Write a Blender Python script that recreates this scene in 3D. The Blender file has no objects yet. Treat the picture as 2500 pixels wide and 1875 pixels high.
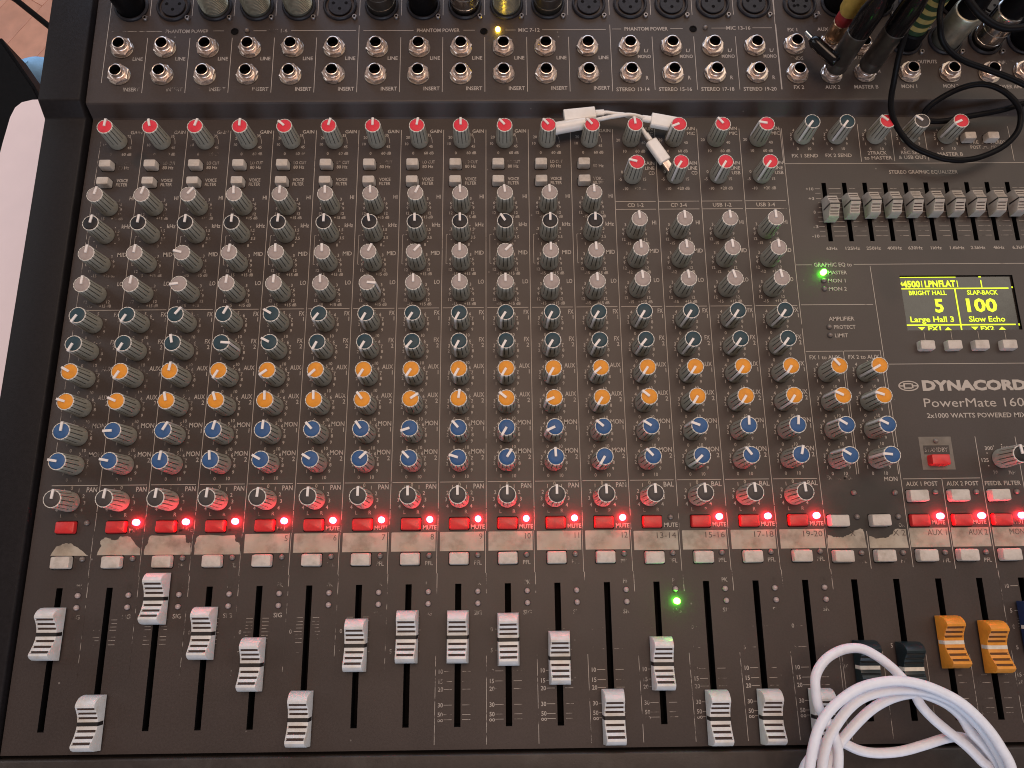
import bpy, bmesh, math, random
from mathutils import Vector, Matrix
rnd = random.Random(7)
P = 0.027            # one channel strip is 27 mm wide; positions below are in strip widths
ZP = 0.88            # height of the control panel above the floor (m)
sc = bpy.context.scene
COL = sc.collection

def W(X, Y, Z=0.0):
    return Vector((X * P, Y * P, Z * P + ZP))

# ------------------------------------------------------------------ camera
cam = bpy.data.cameras.new('camera'); cob = bpy.data.objects.new('camera', cam); COL.objects.link(cob)
cam.sensor_width = 36; cam.sensor_fit = 'HORIZONTAL'; cam.lens = 1812.3 / 2500 * 36
cam.clip_start = 0.01; cam.clip_end = 50
cob.location = W(9.3824, -5.7188, 15.55)
cob.rotation_euler = (0.24998, -0.00892, -0.01071)
sc.camera = cob
# ------------------------------------------------------------------ world, lamps, exposure
wd = bpy.data.worlds.new('World'); sc.world = wd; wd.use_nodes = True
bg = wd.node_tree.nodes['Background']; bg.inputs[0].default_value = (1.0, 0.80, 0.72, 1); bg.inputs[1].default_value = 0.16
sc.view_settings.view_transform = 'Standard'; sc.view_settings.look = 'None'
sc.view_settings.exposure = 0; sc.view_settings.gamma = 1
sc.render.engine = 'CYCLES'
sc.cycles.use_denoising = True
try: sc.cycles.denoiser = 'OPENIMAGEDENOISE'
except Exception: pass
sc.cycles.pixel_filter_type = 'BLACKMAN_HARRIS'; sc.cycles.filter_width = 1.05
sc.cycles.max_bounces = 6; sc.cycles.sample_clamp_indirect = 4.0

def area(name, loc, target, sx, sy, power, col):
    l = bpy.data.lights.new(name, 'AREA'); l.shape = 'RECTANGLE'; l.size = sx; l.size_y = sy
    l.energy = power; l.color = col
    o = bpy.data.objects.new(name, l); COL.objects.link(o); o.location = loc
    o.rotation_euler = (Vector(target) - Vector(loc)).to_track_quat('-Z', 'Y').to_euler()
    return o
CT = W(10, -2, 0)
area('ceiling_lamp', CT + Vector((0.05, 0.30, 1.7)), CT, 1.0, 0.7, 14, (1.0, 0.71, 0.54))
area('sheen_fill_right', CT + Vector((1.15, 1.0, 1.7)), CT, 1.1, 0.8, 9, (1.0, 0.90, 0.74))  # added fill, placed to lay a sheen on the upper right panel
area('window_left', CT + Vector((-1.5, 0.5, 0.9)), CT, 0.8, 1.0, 5, (0.86, 0.93, 1.0))
area('window_right', CT + Vector((1.6, 0.3, 0.8)), CT, 0.8, 0.9, 3.2, (0.92, 0.93, 1.0))
area('window_back', CT + Vector((-0.1, 1.6, 0.65)), CT, 1.8, 0.7, 13, (0.58, 0.74, 1.0))
area('window_front', CT + Vector((0.1, -1.5, 0.6)), CT, 1.6, 0.7, 12, (0.66, 0.79, 1.0))

# ------------------------------------------------------------------ materials
def mat(name, col, rough=0.5, metal=0.0, var=0.12, scale=400.0, bump=0.0, bscale=900.0, spec=0.5, dirt=None, dirt_amt=0.0, dirt_scale=60.0, emit=None, estr=0.0, coat=0.0):
    m = bpy.data.materials.new(name); m.use_nodes = True
    nt = m.node_tree; N = nt.nodes; L = nt.links
    b = N['Principled BSDF']
    b.inputs['Roughness'].default_value = rough; b.inputs['Metallic'].default_value = metal
    b.inputs['Specular IOR Level'].default_value = spec
    if coat: b.inputs['Coat Weight'].default_value = coat
    tc = N.new('ShaderNodeTexCoord'); oi = N.new('ShaderNodeObjectInfo')
    ad = N.new('ShaderNodeVectorMath'); ad.operation = 'ADD'
    L.new(tc.outputs['Object'], ad.inputs[0]); L.new(oi.outputs['Location'], ad.inputs[1])
    nz = N.new('ShaderNodeTexNoise'); nz.inputs['Scale'].default_value = scale; nz.inputs['Detail'].default_value = 4
    L.new(ad.outputs[0], nz.inputs['Vector'])
    mr = N.new('ShaderNodeMapRange'); mr.inputs[1].default_value = 0.3; mr.inputs[2].default_value = 0.7
    mr.inputs[3].default_value = 1 - var; mr.inputs[4].default_value = 1 + var
    L.new(nz.outputs['Fac'], mr.inputs[0])
    mx = N.new('ShaderNodeMix'); mx.data_type = 'RGBA'; mx.blend_type = 'MULTIPLY'; mx.inputs[0].default_value = 1
    mx.inputs[6].default_value = (*col, 1); L.new(mr.outputs[0], mx.inputs[7])
    out = mx.outputs[2]
    if dirt:
        n2 = N.new('ShaderNodeTexNoise'); n2.inputs['Scale'].default_value = dirt_scale; n2.inputs['Detail'].default_value = 6; n2.inputs['Roughness'].default_value = 0.65
        L.new(ad.outputs[0], n2.inputs['Vector'])
        r2 = N.new('ShaderNodeMapRange'); r2.inputs[1].default_value = 0.48; r2.inputs[2].default_value = 0.72; r2.inputs[4].default_value = dirt_amt
        L.new(n2.outputs['Fac'], r2.inputs[0])
        m2 = N.new('ShaderNodeMix'); m2.data_type = 'RGBA'; L.new(r2.outputs[0], m2.inputs[0]); L.new(out, m2.inputs[6]); m2.inputs[7].default_value = (*dirt, 1)
        out = m2.outputs[2]
    L.new(out, b.inputs['Base Color'])
    rr = N.new('ShaderNodeMapRange'); rr.inputs[3].default_value = max(0, rough - 0.07); rr.inputs[4].default_value = min(1, rough + 0.07)
    L.new(nz.outputs['Fac'], rr.inputs[0]); L.new(rr.outputs[0], b.inputs['Roughness'])
    if bump:
        n3 = N.new('ShaderNodeTexNoise'); n3.inputs['Scale'].default_value = bscale; n3.inputs['Detail'].default_value = 3
        L.new(ad.outputs[0], n3.inputs['Vector'])
        bp = N.new('ShaderNodeBump'); bp.inputs['Strength'].default_value = bump; bp.inputs['Distance'].default_value = 0.0003
        L.new(n3.outputs['Fac'], bp.inputs['Height']); L.new(bp.outputs[0], b.inputs['Normal'])
    if emit:
        b.inputs['Emission Color'].default_value = (*emit, 1); b.inputs['Emission Strength'].default_value = estr
    return m

PANEL = (0.039, 0.027, 0.0225)
def panel_mat(name, stains):
    """dark brown enamel with grain, dust, dull scuffs and a few greasy black stains where fingers go"""
    m = mat(name, PANEL, 0.46, var=0.10, scale=900, bump=0.10, bscale=2200, spec=0.46)
    nt = m.node_tree; N = nt.nodes; L = nt.links; b = N['Principled BSDF']
    src = b.inputs['Base Color'].links[0].from_socket
    geo = N.new('ShaderNodeNewGeometry')
    # broad unevenness
    nz = N.new('ShaderNodeTexNoise'); nz.inputs['Scale'].default_value = 22; nz.inputs['Detail'].default_value = 5
    L.new(geo.outputs['Position'], nz.inputs['Vector'])
    mr = N.new('ShaderNodeMapRange'); mr.inputs[1].default_value = .3; mr.inputs[2].default_value = .7; mr.inputs[3].default_value = .86; mr.inputs[4].default_value = 1.14
    L.new(nz.outputs['Fac'], mr.inputs[0])
    mx = N.new('ShaderNodeMix'); mx.data_type = 'RGBA'; mx.blend_type = 'MULTIPLY'; mx.inputs[0].default_value = 1
    L.new(src, mx.inputs[6]); L.new(mr.outputs[0], mx.inputs[7]); out = mx.outputs[2]
    # dust specks
    vo = N.new('ShaderNodeTexVoronoi'); vo.inputs['Scale'].default_value = 110
    L.new(geo.outputs['Position'], vo.inputs['Vector'])
    sp = N.new('ShaderNodeMapRange'); sp.inputs[1].default_value = 0.075; sp.inputs[2].default_value = 0.03; sp.inputs[3].default_value = 0; sp.inputs[4].default_value = 0.55
    L.new(vo.outputs['Distance'], sp.inputs[0])
    # only some of the cells carry a speck
    sx = N.new('ShaderNodeSeparateColor'); L.new(vo.outputs['Color'], sx.inputs[0])
    gt = N.new('ShaderNodeMath'); gt.operation = 'GREATER_THAN'; gt.inputs[1].default_value = 0.86; L.new(sx.outputs[0], gt.inputs[0])
    mu = N.new('ShaderNodeMath'); mu.operation = 'MULTIPLY'; L.new(sp.outputs[0], mu.inputs[0]); L.new(gt.outputs[0], mu.inputs[1])
    m2 = N.new('ShaderNodeMix'); m2.data_type = 'RGBA'; L.new(mu.outputs[0], m2.inputs[0]); L.new(out, m2.inputs[6]); m2.inputs[7].default_value = (.30, .26, .23, 1); out = m2.outputs[2]
    # black finger stains
    for (X, Y, rx, ry, amt) in stains:
        mp = N.new('ShaderNodeVectorMath'); mp.operation = 'SUBTRACT'; mp.inputs[1].default_value = W(X, Y); L.new(geo.outputs['Position'], mp.inputs[0])
        ml = N.new('ShaderNodeVectorMath'); ml.operation = 'MULTIPLY'; ml.inputs[1].default_value = (1 / (rx * P), 1 / (ry * P), 0); L.new(mp.outputs[0], ml.inputs[0])
        le = N.new('ShaderNodeVectorMath'); le.operation = 'LENGTH'; L.new(ml.outputs[0], le.inputs[0])
        nn = N.new('ShaderNodeTexNoise'); nn.inputs['Scale'].default_value = 120; nn.inputs['Detail'].default_value = 5; L.new(geo.outputs['Position'], nn.inputs['Vector'])
        ma = N.new('ShaderNodeMath'); ma.operation = 'MULTIPLY_ADD'; ma.inputs[1].default_value = 0.9; L.new(nn.outputs['Fac'], ma.inputs[0]); L.new(le.outputs['Value'], ma.inputs[2])
        r3 = N.new('ShaderNodeMapRange'); r3.inputs[1].default_value = 1.55; r3.inputs[2].default_value = 1.0; r3.inputs[3].default_value = 0; r3.inputs[4].default_value = amt
        L.new(ma.outputs[0], r3.inputs[0])
        m3 = N.new('ShaderNodeMix'); m3.data_type = 'RGBA'; L.new(r3.outputs[0], m3.inputs[0]); L.new(out, m3.inputs[6]); m3.inputs[7].default_value = (.018, .015, .013, 1); out = m3.outputs[2]
    L.new(out, b.inputs['Base Color'])
    return m

def print_mat(name, col, thr, soft=0.08, scale=130):
    """silk-screened ink, rubbed off in patches (thr: how much is gone)"""
    m = mat(name, col, 0.5, var=0.1, scale=900)
    nt = m.node_tree; N = nt.nodes; L = nt.links; b = N['Principled BSDF']
    geo = N.new('ShaderNodeNewGeometry')
    nz = N.new('ShaderNodeTexNoise'); nz.inputs['Scale'].default_value = scale; nz.inputs['Detail'].default_value = 6; nz.inputs['Roughness'].default_value = .62
    L.new(geo.outputs['Position'], nz.inputs['Vector'])
    mr = N.new('ShaderNodeMapRange'); mr.inputs[1].default_value = thr; mr.inputs[2].default_value = thr + soft
    L.new(nz.outputs['Fac'], mr.inputs[0])
    mx = N.new('ShaderNodeMix'); mx.data_type = 'RGBA'; mx.inputs[6].default_value = (*PANEL, 1); mx.inputs[7].default_value = (*col, 1)
    L.new(mr.outputs[0], mx.inputs[0]); L.new(mx.outputs[2], b.inputs['Base Color'])
    return m

M = {}
M['panel'] = panel_mat('panel_enamel', [(16.95, -4.35, .80, .62, .85), (16.5, -4.9, .6, .3, .8), (17.35, -4.95, .5, .25, .8), (.95, 3.7, .22, .22, .75), (1.0, -3.4, .16, .3, .4), (12.3, 3.0, .5, .16, .5), (18.05, .45, .3, .5, .35), (13.1, 4.0, .4, .7, .25)])
M['jackpanel'] = panel_mat('jack_panel_enamel', [(3.05, 6.85, .12, .12, .9)])
M['cheek'] = mat('cheek_plastic', (.012, .010, .0105), .50, spec=.16, var=.15, scale=500, bump=.25, bscale=1500)
M['rail'] = mat('rail_plastic', (.034, .026, .022), .46, spec=.35, var=.12, scale=300, bump=.2, bscale=1200, dirt=(.10, .09, .08), dirt_amt=.25, dirt_scale=45)
M['black'] = mat('slot_black', (.004, .003, .003), .8, var=.1, spec=.1)
M['knob'] = mat('knob_grey', (.325, .295, .235), .48, var=.08, scale=700, dirt=(.26, .225, .165), dirt_amt=.5, dirt_scale=240)
M['knobgroove'] = mat('knob_groove_grime_shade', (.085, .078, .062), .7, var=.15, scale=700)  # darker grey stands for grime and painted-in groove shade
M['knobrim'] = mat('knob_rim_pale', (.60, .54, .47), .5, var=.1, scale=900)  # paler ring round the knob's top edge
CAPS = {'red': (.64, .030, .048), 'grey': (.325, .262, .235), 'black': (.014, .011, .011), 'teal': (.018, .042, .052), 'orange': (.66, .250, .020), 'blue': (.028, .082, .200), 'dark': (.052, .042, .039)}
CM = {k: mat('cap_' + k, v, .5, spec=.3, var=.06, scale=600, dirt=tuple(c * .55 for c in v), dirt_amt=.35, dirt_scale=220) for k, v in CAPS.items()}
M['pointer'] = mat('pointer_white', (.70, .63, .58), .45, var=.06)
M['button'] = mat('button_cream', (.50, .44, .385), .5, var=.05, scale=700, dirt=(.25, .20, .15), dirt_amt=.55, dirt_scale=170)
M['slidergrey'] = mat('slider_grey', (.37, .33, .285), .42, var=.06, scale=600, dirt=(.22, .18, .14), dirt_amt=.6, dirt_scale=170)
M['buttonred'] = mat('button_red', (.58, .022, .022), .42, var=.06, scale=700, dirt=(.30, .02, .02), dirt_amt=.5, dirt_scale=170)
M['faderwhite'] = mat('fader_white', (.60, .59, .575), .34, var=.04, scale=500, dirt=(.50, .43, .34), dirt_amt=.7, dirt_scale=140)
M['faderorange'] = mat('fader_orange', (.66, .26, .028), .4, var=.05, scale=500, dirt=(.42, .16, .02), dirt_amt=.5, dirt_scale=140)
M['faderteal'] = mat('fader_teal', (.008, .017, .020), .38, var=.08, scale=500)
M['faderblue'] = mat('fader_blue', (.010, .022, .070), .38, var=.08, scale=500)
M['grime'] = mat('groove_grime', (.050, .030, .026), .7, var=.2, scale=900)
M['grimeorange'] = mat('groove_grime_orange', (.12, .045, .010), .7, var=.2, scale=900)
M['grimeteal'] = mat('groove_grime_teal', (.006, .010, .012), .7, var=.2, scale=900)
M['indexblack'] = mat('index_black', (.008, .006, .006), .5)
M['indexwhite'] = mat('index_white', (.62, .58, .50), .5)
M['nickel'] = mat('nickel_plate', (.80, .66, .58), .28, metal=.9, var=.08, scale=500, dirt=(.40, .31, .25), dirt_amt=.6, dirt_scale=180)
M['nickel_dark'] = mat('nickel_tarnished', (.34, .29, .25), .36, metal=1.0, var=.12, scale=500)
M['screw'] = mat('screw_steel', (.32, .28, .26), .42, metal=1.0, var=.12)
M['rubber'] = mat('black_plastic', (.005, .0045, .005), .42, spec=.10, var=.15, scale=600, bump=.15)
M['gloss'] = mat('black_gloss', (.004, .0035, .004), .18, var=.1, spec=.35)
M['socket'] = mat('socket_plastic', (.020, .018, .021), .38, spec=.3, var=.12, scale=600)
M['led_off'] = mat('led_off', (.36, .27, .245), .32, var=.08, coat=.4)
M['led_off_dark'] = mat('led_off_smoked', (.17, .135, .115), .32, var=.08, coat=.4)
M['led_red'] = mat('led_red_lit', (.6, .05, .05), .3, emit=(1.0, .016, .034), estr=105)
M['led_green'] = mat('led_green_lit', (.05, .6, .05), .3, emit=(.075, 1.0, .02), estr=50)
M['led_yellow'] = mat('led_yellow_lit', (.6, .5, .05), .3, emit=(1.0, .66, .045), estr=60)
M['ink'] = print_mat('ink_fresh', (.40, .345, .295), .27, .08)
M['ink_worn'] = print_mat('ink_worn', (.34, .29, .25), .42, .10, 150)
M['ink_gone'] = print_mat('ink_rubbed', (.30, .26, .22), .52, .08, 170)
M['ink_jack'] = print_mat('ink_jack', (.40, .35, .31), .24, .08)
M['ink_jack_worn'] = print_mat('ink_jack_worn', (.34, .30, .265), .42, .10, 160)
M['strip'] = mat('strip_cream', (.37, .315, .25), .55, var=.10, scale=160, dirt=(.14, .105, .075), dirt_amt=.75, dirt_scale=85)
M['strip_ink'] = mat('strip_ink', (.085, .060, .048), .6, var=.1)
M['plate'] = mat('plate_print', (.145, .122, .098), .55, var=.14, scale=300)
M['lcdglass'] = mat('lcd_glass', (.020, .015, .012), .16, var=.1, spec=.5)
M['lcdtext'] = mat('lcd_segments', (.3, .35, .02), .4, emit=(.66, .82, .015), estr=1.15)
M['lcdghost'] = mat('lcd_ghost', (.085, .058, .048), .4)
M['silver'] = mat('plug_silver', (.40, .38, .30), .42, metal=.85, var=.14, scale=350)
M['silver_bright'] = mat('plug_chrome', (.52, .50, .47), .20, metal=1.0, var=.08)
M['gunmetal'] = mat('plug_gunmetal', (.15, .135, .12), .34, metal=.9, var=.12, scale=300)
M['brass'] = mat('plug_brass', (.50, .33, .20), .3, metal=1.0, var=.12, scale=300)
M['wire_white'] = mat('cable_white', (.70, .72, .78), .42, var=.04, scale=300)
M['housing'] = mat('adapter_white', (.74, .69, .64), .36, var=.03, scale=300, dirt=(.55, .50, .44), dirt_amt=.3, dirt_scale=80)
M['contact'] = mat('contact_metal', (.62, .50, .44), .3, metal=.8)
M['boot_red'] = mat('boot_red', (.30, .018, .020), .42)
M['boot_yellow'] = mat('boot_yellow', (.50, .33, .07), .45)
M['tape_green'] = mat('tape_green', (.016, .042, .014), .5)
M['tape_yellow'] = mat('tape_yellow', (.36, .27, .085), .5)
M['steel_blue'] = mat('plug_tip', (.50, .58, .66), .22, metal=1.0)
M['table'] = mat('table_laminate', (.80, .66, .65), .45, var=.02, scale=60)
M['plank'] = mat('plank_wood', (.88, .48, .34), .42, var=.10, scale=35, dirt=(.76, .41, .32), dirt_amt=.6, dirt_scale=9)
M['plank2'] = mat('plank_wood_dark', (.82, .43, .30), .42, var=.10, scale=35, dirt=(.70, .38, .29), dirt_amt=.6, dirt_scale=9)
M['floorbase'] = mat('floor_base', (.62, .33, .23), .5)
M['case'] = mat('case_black', (.005, .0045, .0045), .6, spec=.08, var=.2, scale=200, bump=.2)
M['cloth'] = mat('cloth_blue', (.27, .55, .90), .8, var=.12, scale=90, bump=.4, bscale=700)

# ------------------------------------------------------------------ mesh helpers
class MB:
    def __init__(s, k=1.0): s.v = []; s.f = []; s.m = []; s.k = k; s.mi = 0
    def add(s, vs, fs, mi=None):
        n = len(s.v); s.v += [(x * s.k, y * s.k, z * s.k) for x, y, z in vs]
        for f in fs: s.f.append([i + n for i in f]); s.m.append(s.mi if mi is None else mi)
    def rings(s, rings, cap0=True, cap1=True, mis=None):
        """rings: equal-length closed loops, bottom to top, counter-clockwise seen from above"""
        n = len(rings[0]); vs = [p for r in rings for p in r]; b = len(s.v)
        s.v += [(x * s.k, y * s.k, z * s.k) for x, y, z in vs]
        for j in range(len(rings) - 1):
            for i in range(n):
                i2 = (i + 1) % n
                s.f.append([b + j * n + i, b + j * n + i2, b + (j + 1) * n + i2, b + (j + 1) * n + i])
                s.m.append(s.mi if mis is None else mis(j, i))
        if cap0: s.f.append([b + i for i in range(n)][::-1]); s.m.append(s.mi if mis is None else mis(0, 0))
        if cap1: s.f.append([b + (len(rings) - 1) * n + i for i in range(n)]); s.m.append(s.mi if mis is None else mis(len(rings) - 1, 0))
    def lathe(s, prof, n=24, c=(0, 0), cap0=True, cap1=True, mis=None):
        s.rings([[(c[0] + r * math.cos(2 * math.pi * i / n), c[1] + r * math.sin(2 * math.pi * i / n), z) for i in range(n)] for r, z in prof], cap0, cap1, mis)
    def quad(s, a, b, c, d, mi=None): s.add([a, b, c, d], [(0, 1, 2, 3)], mi)
    def rect(s, x0, y0, x1, y1, z, mi=None): s.quad((x0, y0, z), (x1, y0, z), (x1, y1, z), (x0, y1, z), mi)
    def box(s, x0, y0, z0, x1, y1, z1, mi=None):
        v = [(x0, y0, z0), (x1, y0, z0), (x1, y1, z0), (x0, y1, z0), (x0, y0, z1), (x1, y0, z1), (x1, y1, z1), (x0, y1, z1)]
        s.add(v, [(3, 2, 1, 0), (4, 5, 6, 7), (0, 1, 5, 4), (1, 2, 6, 5), (2, 3, 7, 6), (3, 0, 4, 7)], mi)
    def rbox(s, w, d, z0, z1, r, bev, n=4, taper=0.0, c=(0, 0)):
        def loop(ins, z):
            hw, hd, rr = w / 2 - ins, d / 2 - ins, max(r - ins, r * .3); L = []
            for q, (sx, sy) in enumerate(((1, 1), (-1, 1), (-1, -1), (1, -1))):
                for i in range(n + 1):
                    a = math.pi / 2 * (q + i / n)
                    L.append((c[0] + sx * (hw - rr) + rr * math.cos(a), c[1] + sy * (hd - rr) + rr * math.sin(a), z))
            return L
        s.rings([loop(-taper, z0), loop(0, z1 - bev), loop(bev * .3, z1 - bev * .3), loop(bev, z1)])
    def tube(s, pts, r, n=10, smooth=4, caps=True, rs=None):
        p = spline([Vector(q) for q in pts], smooth) if smooth else [Vector(q) for q in pts]
        up = None; R = []
        for i, q in enumerate(p):
            t = (p[min(i + 1, len(p) - 1)] - p[max(i - 1, 0)]).normalized()
            if up is None: up = t.orthogonal().normalized()
            up = (up - t * up.dot(t)).normalized(); sd = t.cross(up)
            rr = r if rs is None else rs(i / (len(p) - 1))
            R.append([tuple(q + (up * math.cos(2 * math.pi * k / n) + sd * math.sin(2 * math.pi * k / n)) * rr) for k in range(n)])
        s.rings(R, caps, caps)
    def mesh(s, name, mats, smooth=None):
        me = bpy.data.meshes.new(name); me.from_pydata(s.v, [], s.f)
        for m in mats: me.materials.append(m)
        me.polygons.foreach_set('material_index', s.m)
        if smooth is not None:
            me.polygons.foreach_set('use_smooth', [True] * len(me.polygons))
            me.update(); me.set_sharp_from_angle(angle=math.radians(smooth))
        me.update(); return me

def spline(p, k):
    out = []
    for i in range(len(p) - 1):
        a, b, c, d = p[max(i - 1, 0)], p[i], p[i + 1], p[min(i + 2, len(p) - 1)]
        for j in range(k):
            t = j / k
            out.append(.5 * ((2 * b) + (c - a) * t + (2 * a - 5 * b + 4 * c - d) * t * t + (3 * b - a - 3 * c + d) * t ** 3))
    out.append(p[-1]); return out

def link(name, data, parent=None, loc=(0, 0, 0), rot=(0, 0, 0)):
    o = bpy.data.objects.new(name, data); COL.objects.link(o)
    if parent is not None: o.parent = parent
    o.location = loc; o.rotation_euler = rot
    return o
def thing(name, label, cat, loc, group=None):
    o = link(name, None, None, loc); o.empty_display_size = .01
    o['label'] = label; o['category'] = cat
    if group: o['group'] = group
    return o
def tagthing(o, label, cat, group=None):
    o['label'] = label; o['category'] = cat
    if group: o['group'] = group
    return o

# ------------------------------------------------------------------ the mixing console
CON = thing('mixing_console', 'dark brown powered mixing console covered in rows of knobs and faders', 'mixing console', W(9, -1.5, -4.815))
CL = Vector(CON.location)
def part(name, data, X, Y, Z=0.0, rot=(0, 0, 0), label=None):
    o = link(name, data, CON, W(X, Y, Z) - CL, rot)
    if label: o['label'] = label
    return o
def part0(name, data, label=None):            # data already in world-strip units relative to panel origin
    return part(name, data, 0, 0, 0, label=label)

WC = [0.0139, 0.0091, -0.0066, -0.0832, -0.0217, 0.0629, -0.0483, -0.0267, 0.0392, 0.112, 0.0267, -0.0607]
def bow(X, Y):                                # the old panel is not perfectly straight: up to 1 mm
    if X > 16.2: return X
    x = (X - 8) / 8; y = (max(min(Y, 4.4), -8.6) + 2) / 5
    return X + sum(WC[i * 3 + j] * x ** i * y ** j for i in range(4) for j in range(3))
def JZ(Y): return .3798 + .0314 * (Y - 5.2205)
JROT = (math.atan(.0314), 0, 0)
# ---- panel with slots
FS = [k - 1 + .435 for k in range(1, 17)] + [16.475, 17.335, 18.195, 19.035, 19.895, 20.76, 21.62]
EQX = [16.88 + .4787 * i for i in range(12)]
EQT, EQB = 3.03, 1.548
FT, FB = -5.909, -8.583
holes = []
for x in FS:
    x = bow(x, -7.2); holes.append((x - .062, FB, x + .062, FT))
for x in EQX: holes.append((x - .052, EQB, x + .052, EQT))
LCD = (18.335, -.60, 20.90, .70)
holes.append(LCD)
def sheet(x0, x1, y0, y1, z, holes, k):
    xs = sorted({x0, x1} | {h[0] for h in holes} | {h[2] for h in holes}); ys = sorted({y0, y1} | {h[1] for h in holes} | {h[3] for h in holes})
    mb = MB(k); idx = {}
    for j, y in enumerate(ys):
        for i, x in enumerate(xs): idx[i, j] = j * len(xs) + i
    vs = [(x, y, z) for y in ys for x in xs]; fs = []
    for j in range(len(ys) - 1):
        for i in range(len(xs) - 1):
            cx, cy = (xs[i] + xs[i + 1]) / 2, (ys[j] + ys[j + 1]) / 2
            if any(h[0] < cx < h[2] and h[1] < cy < h[3] for h in holes): continue
            fs.append((idx[i, j], idx[i + 1, j], idx[i + 1, j + 1], idx[i, j + 1]))
    mb.add(vs, fs); return mb
XR = 24.5
part0('control_panel', sheet(-.27, XR, -8.985, 4.77, 0, holes, P).mesh('control_panel', [M['panel']]))
# step up to the connector panel: one bent sheet
mb = MB(P)
prof = [(4.77, 0), (4.80, .03), (4.955, .335), (4.985, .368), (5.02, JZ(5.02)), (9.2, JZ(9.2))]
for (a, za), (b, zb) in zip(prof, prof[1:]): mb.quad((-.27, a, za), (XR, a, za), (XR, b, zb), (-.27, b, zb))
me = mb.mesh('connector_panel', [M['jackpanel']], smooth=50)
part0('connector_panel', me)
# slots
mb = MB(P)
def slotbox(mb, w, l, dp):
    x, y = w / 2, l / 2
    mb.quad((-x, -y, -dp), (x, -y, -dp), (x, y, -dp), (-x, y, -dp))
    mb.quad((-x, -y, 0), (-x, -y, -dp), (-x, y, -dp), (-x, y, 0)); mb.quad((x, -y, -dp), (x, -y, 0), (x, y, 0), (x, y, -dp))
    mb.quad((-x, -y, -dp), (-x, -y, 0), (x, -y, 0), (x, -y, -dp)); mb.quad((-x, y, 0), (-x, y, -dp), (x, y, -dp), (x, y, 0))
slotbox(mb, .124, FT - FB, .35); slot_me = mb.mesh('fader_slot', [M['black']])
for x in FS: part('fader_slot', slot_me, bow(x, -7.2), (FT + FB) / 2)
mb = MB(P); slotbox(mb, .104, EQT - EQB, .3); slot2 = mb.mesh('slider_slot', [M['black']])
for x in EQX: part('slider_slot', slot2, x, (EQT + EQB) / 2)
# body, cheek, rail
mb = MB(P); mb.box(-.36, -10.0, -4.75, XR, 9.2, -.6); part0('chassis', mb.mesh('chassis', [M['cheek']]))
def extrude_profile(prof, x0, x1, name, m, bev, seg=3):
    bm = bmesh.new()
    A = [bm.verts.new((x0 * P, y * P, z * P)) for y, z in prof]; B = [bm.verts.new((x1 * P, y * P, z * P)) for y, z in prof]
    bm.faces.new(A); bm.faces.new(B[::-1]); n = len(prof)
    for i in range(n): bm.faces.new((A[i], B[i], B[(i + 1) % n], A[(i + 1) % n])[::-1])
    bmesh.ops.recalc_face_normals(bm, faces=bm.faces)
    if bev: bmesh.ops.bevel(bm, geom=list(bm.edges), offset=bev * P, segments=seg, profile=.5, affect='EDGES', clamp_overlap=True)
    me = bpy.data.meshes.new(name); bm.to_mesh(me); bm.free(); me.materials.append(m)
    me.polygons.foreach_set('use_smooth', [True] * len(me.polygons)); me.set_sharp_from_angle(angle=math.radians(40)); return me
ck = [(-10.1, -4.75), (9.2, -4.75), (9.2, .62), (4.98, .50), (4.70, .16), (-10.1, .10)]
part0('side_cheek', extrude_profile(ck, -1.32, -.34, 'side_cheek', M['cheek'], .05))
rl = [(-10.1, -4.75), (-9.06, -4.75), (-9.06, .05), (-9.75, .05), (-10.1, -.35)]
part0('front_rail', extrude_profile(rl, -.33, XR, 'front_rail', M['rail'], .035))
mb = MB(P); mb.box(-.36, -9.06, -.7, XR, -8.97, -.13); part0('rail_groove', mb.mesh('rail_groove', [M['black']]))

# ---- printed legends
TC = {}
def glyphs(s, bold):
    if (s, bold) in TC: return TC[s, bold]
    cu = bpy.data.curves.new('t', 'FONT'); cu.body = s; cu.size = 1.0; cu.resolution_u = 2; cu.offset = bold
    ob = bpy.data.objects.new('t', cu); me = ob.to_mesh()
    vs = [tuple(v.co) for v in me.vertices]; fs = [tuple(p.vertices) for p in me.polygons]
    ob.to_mesh_clear(); bpy.data.objects.remove(ob); bpy.data.curves.remove(cu)
    TC[s, bold] = (vs, fs); return vs, fs
capv, _ = glyphs('H', 0.0); CAPH = max(v[1] for v in capv) - min(v[1] for v in capv)
def text(mb, s, x, y, h, w=None, al='c', bold=.012, z=.004, mi=None, zf=None, sk=0.0):
    """s centred on (x, y) (or left / right aligned), capitals h high, squeezed to width w if given"""
    vs, fs = glyphs(s, bold)
    if not vs: return
    x0 = min(v[0] for v in vs); x1 = max(v[0] for v in vs); k = h / CAPH
    kx = k * .92 if w is None else w / (x1 - x0)
    ww = (x1 - x0) * kx; ox = x - ww / 2 if al == 'c' else x if al == 'l' else x - ww
    out = []
    for a, b, _ in vs:
        yy = y - h / 2 + b * k
        out.append((ox + (a - x0) * kx, yy, z if zf is None else zf(yy) + z))
    mb.add(out, fs, mi)
LW = .013
def hline(mb, x0, x1, y, w=LW, z=.004, mi=None, zf=None):
    zz = z if zf is None else zf(y) + z
    mb.rect(x0, y - w / 2, x1, y + w / 2, zz, mi)
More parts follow.
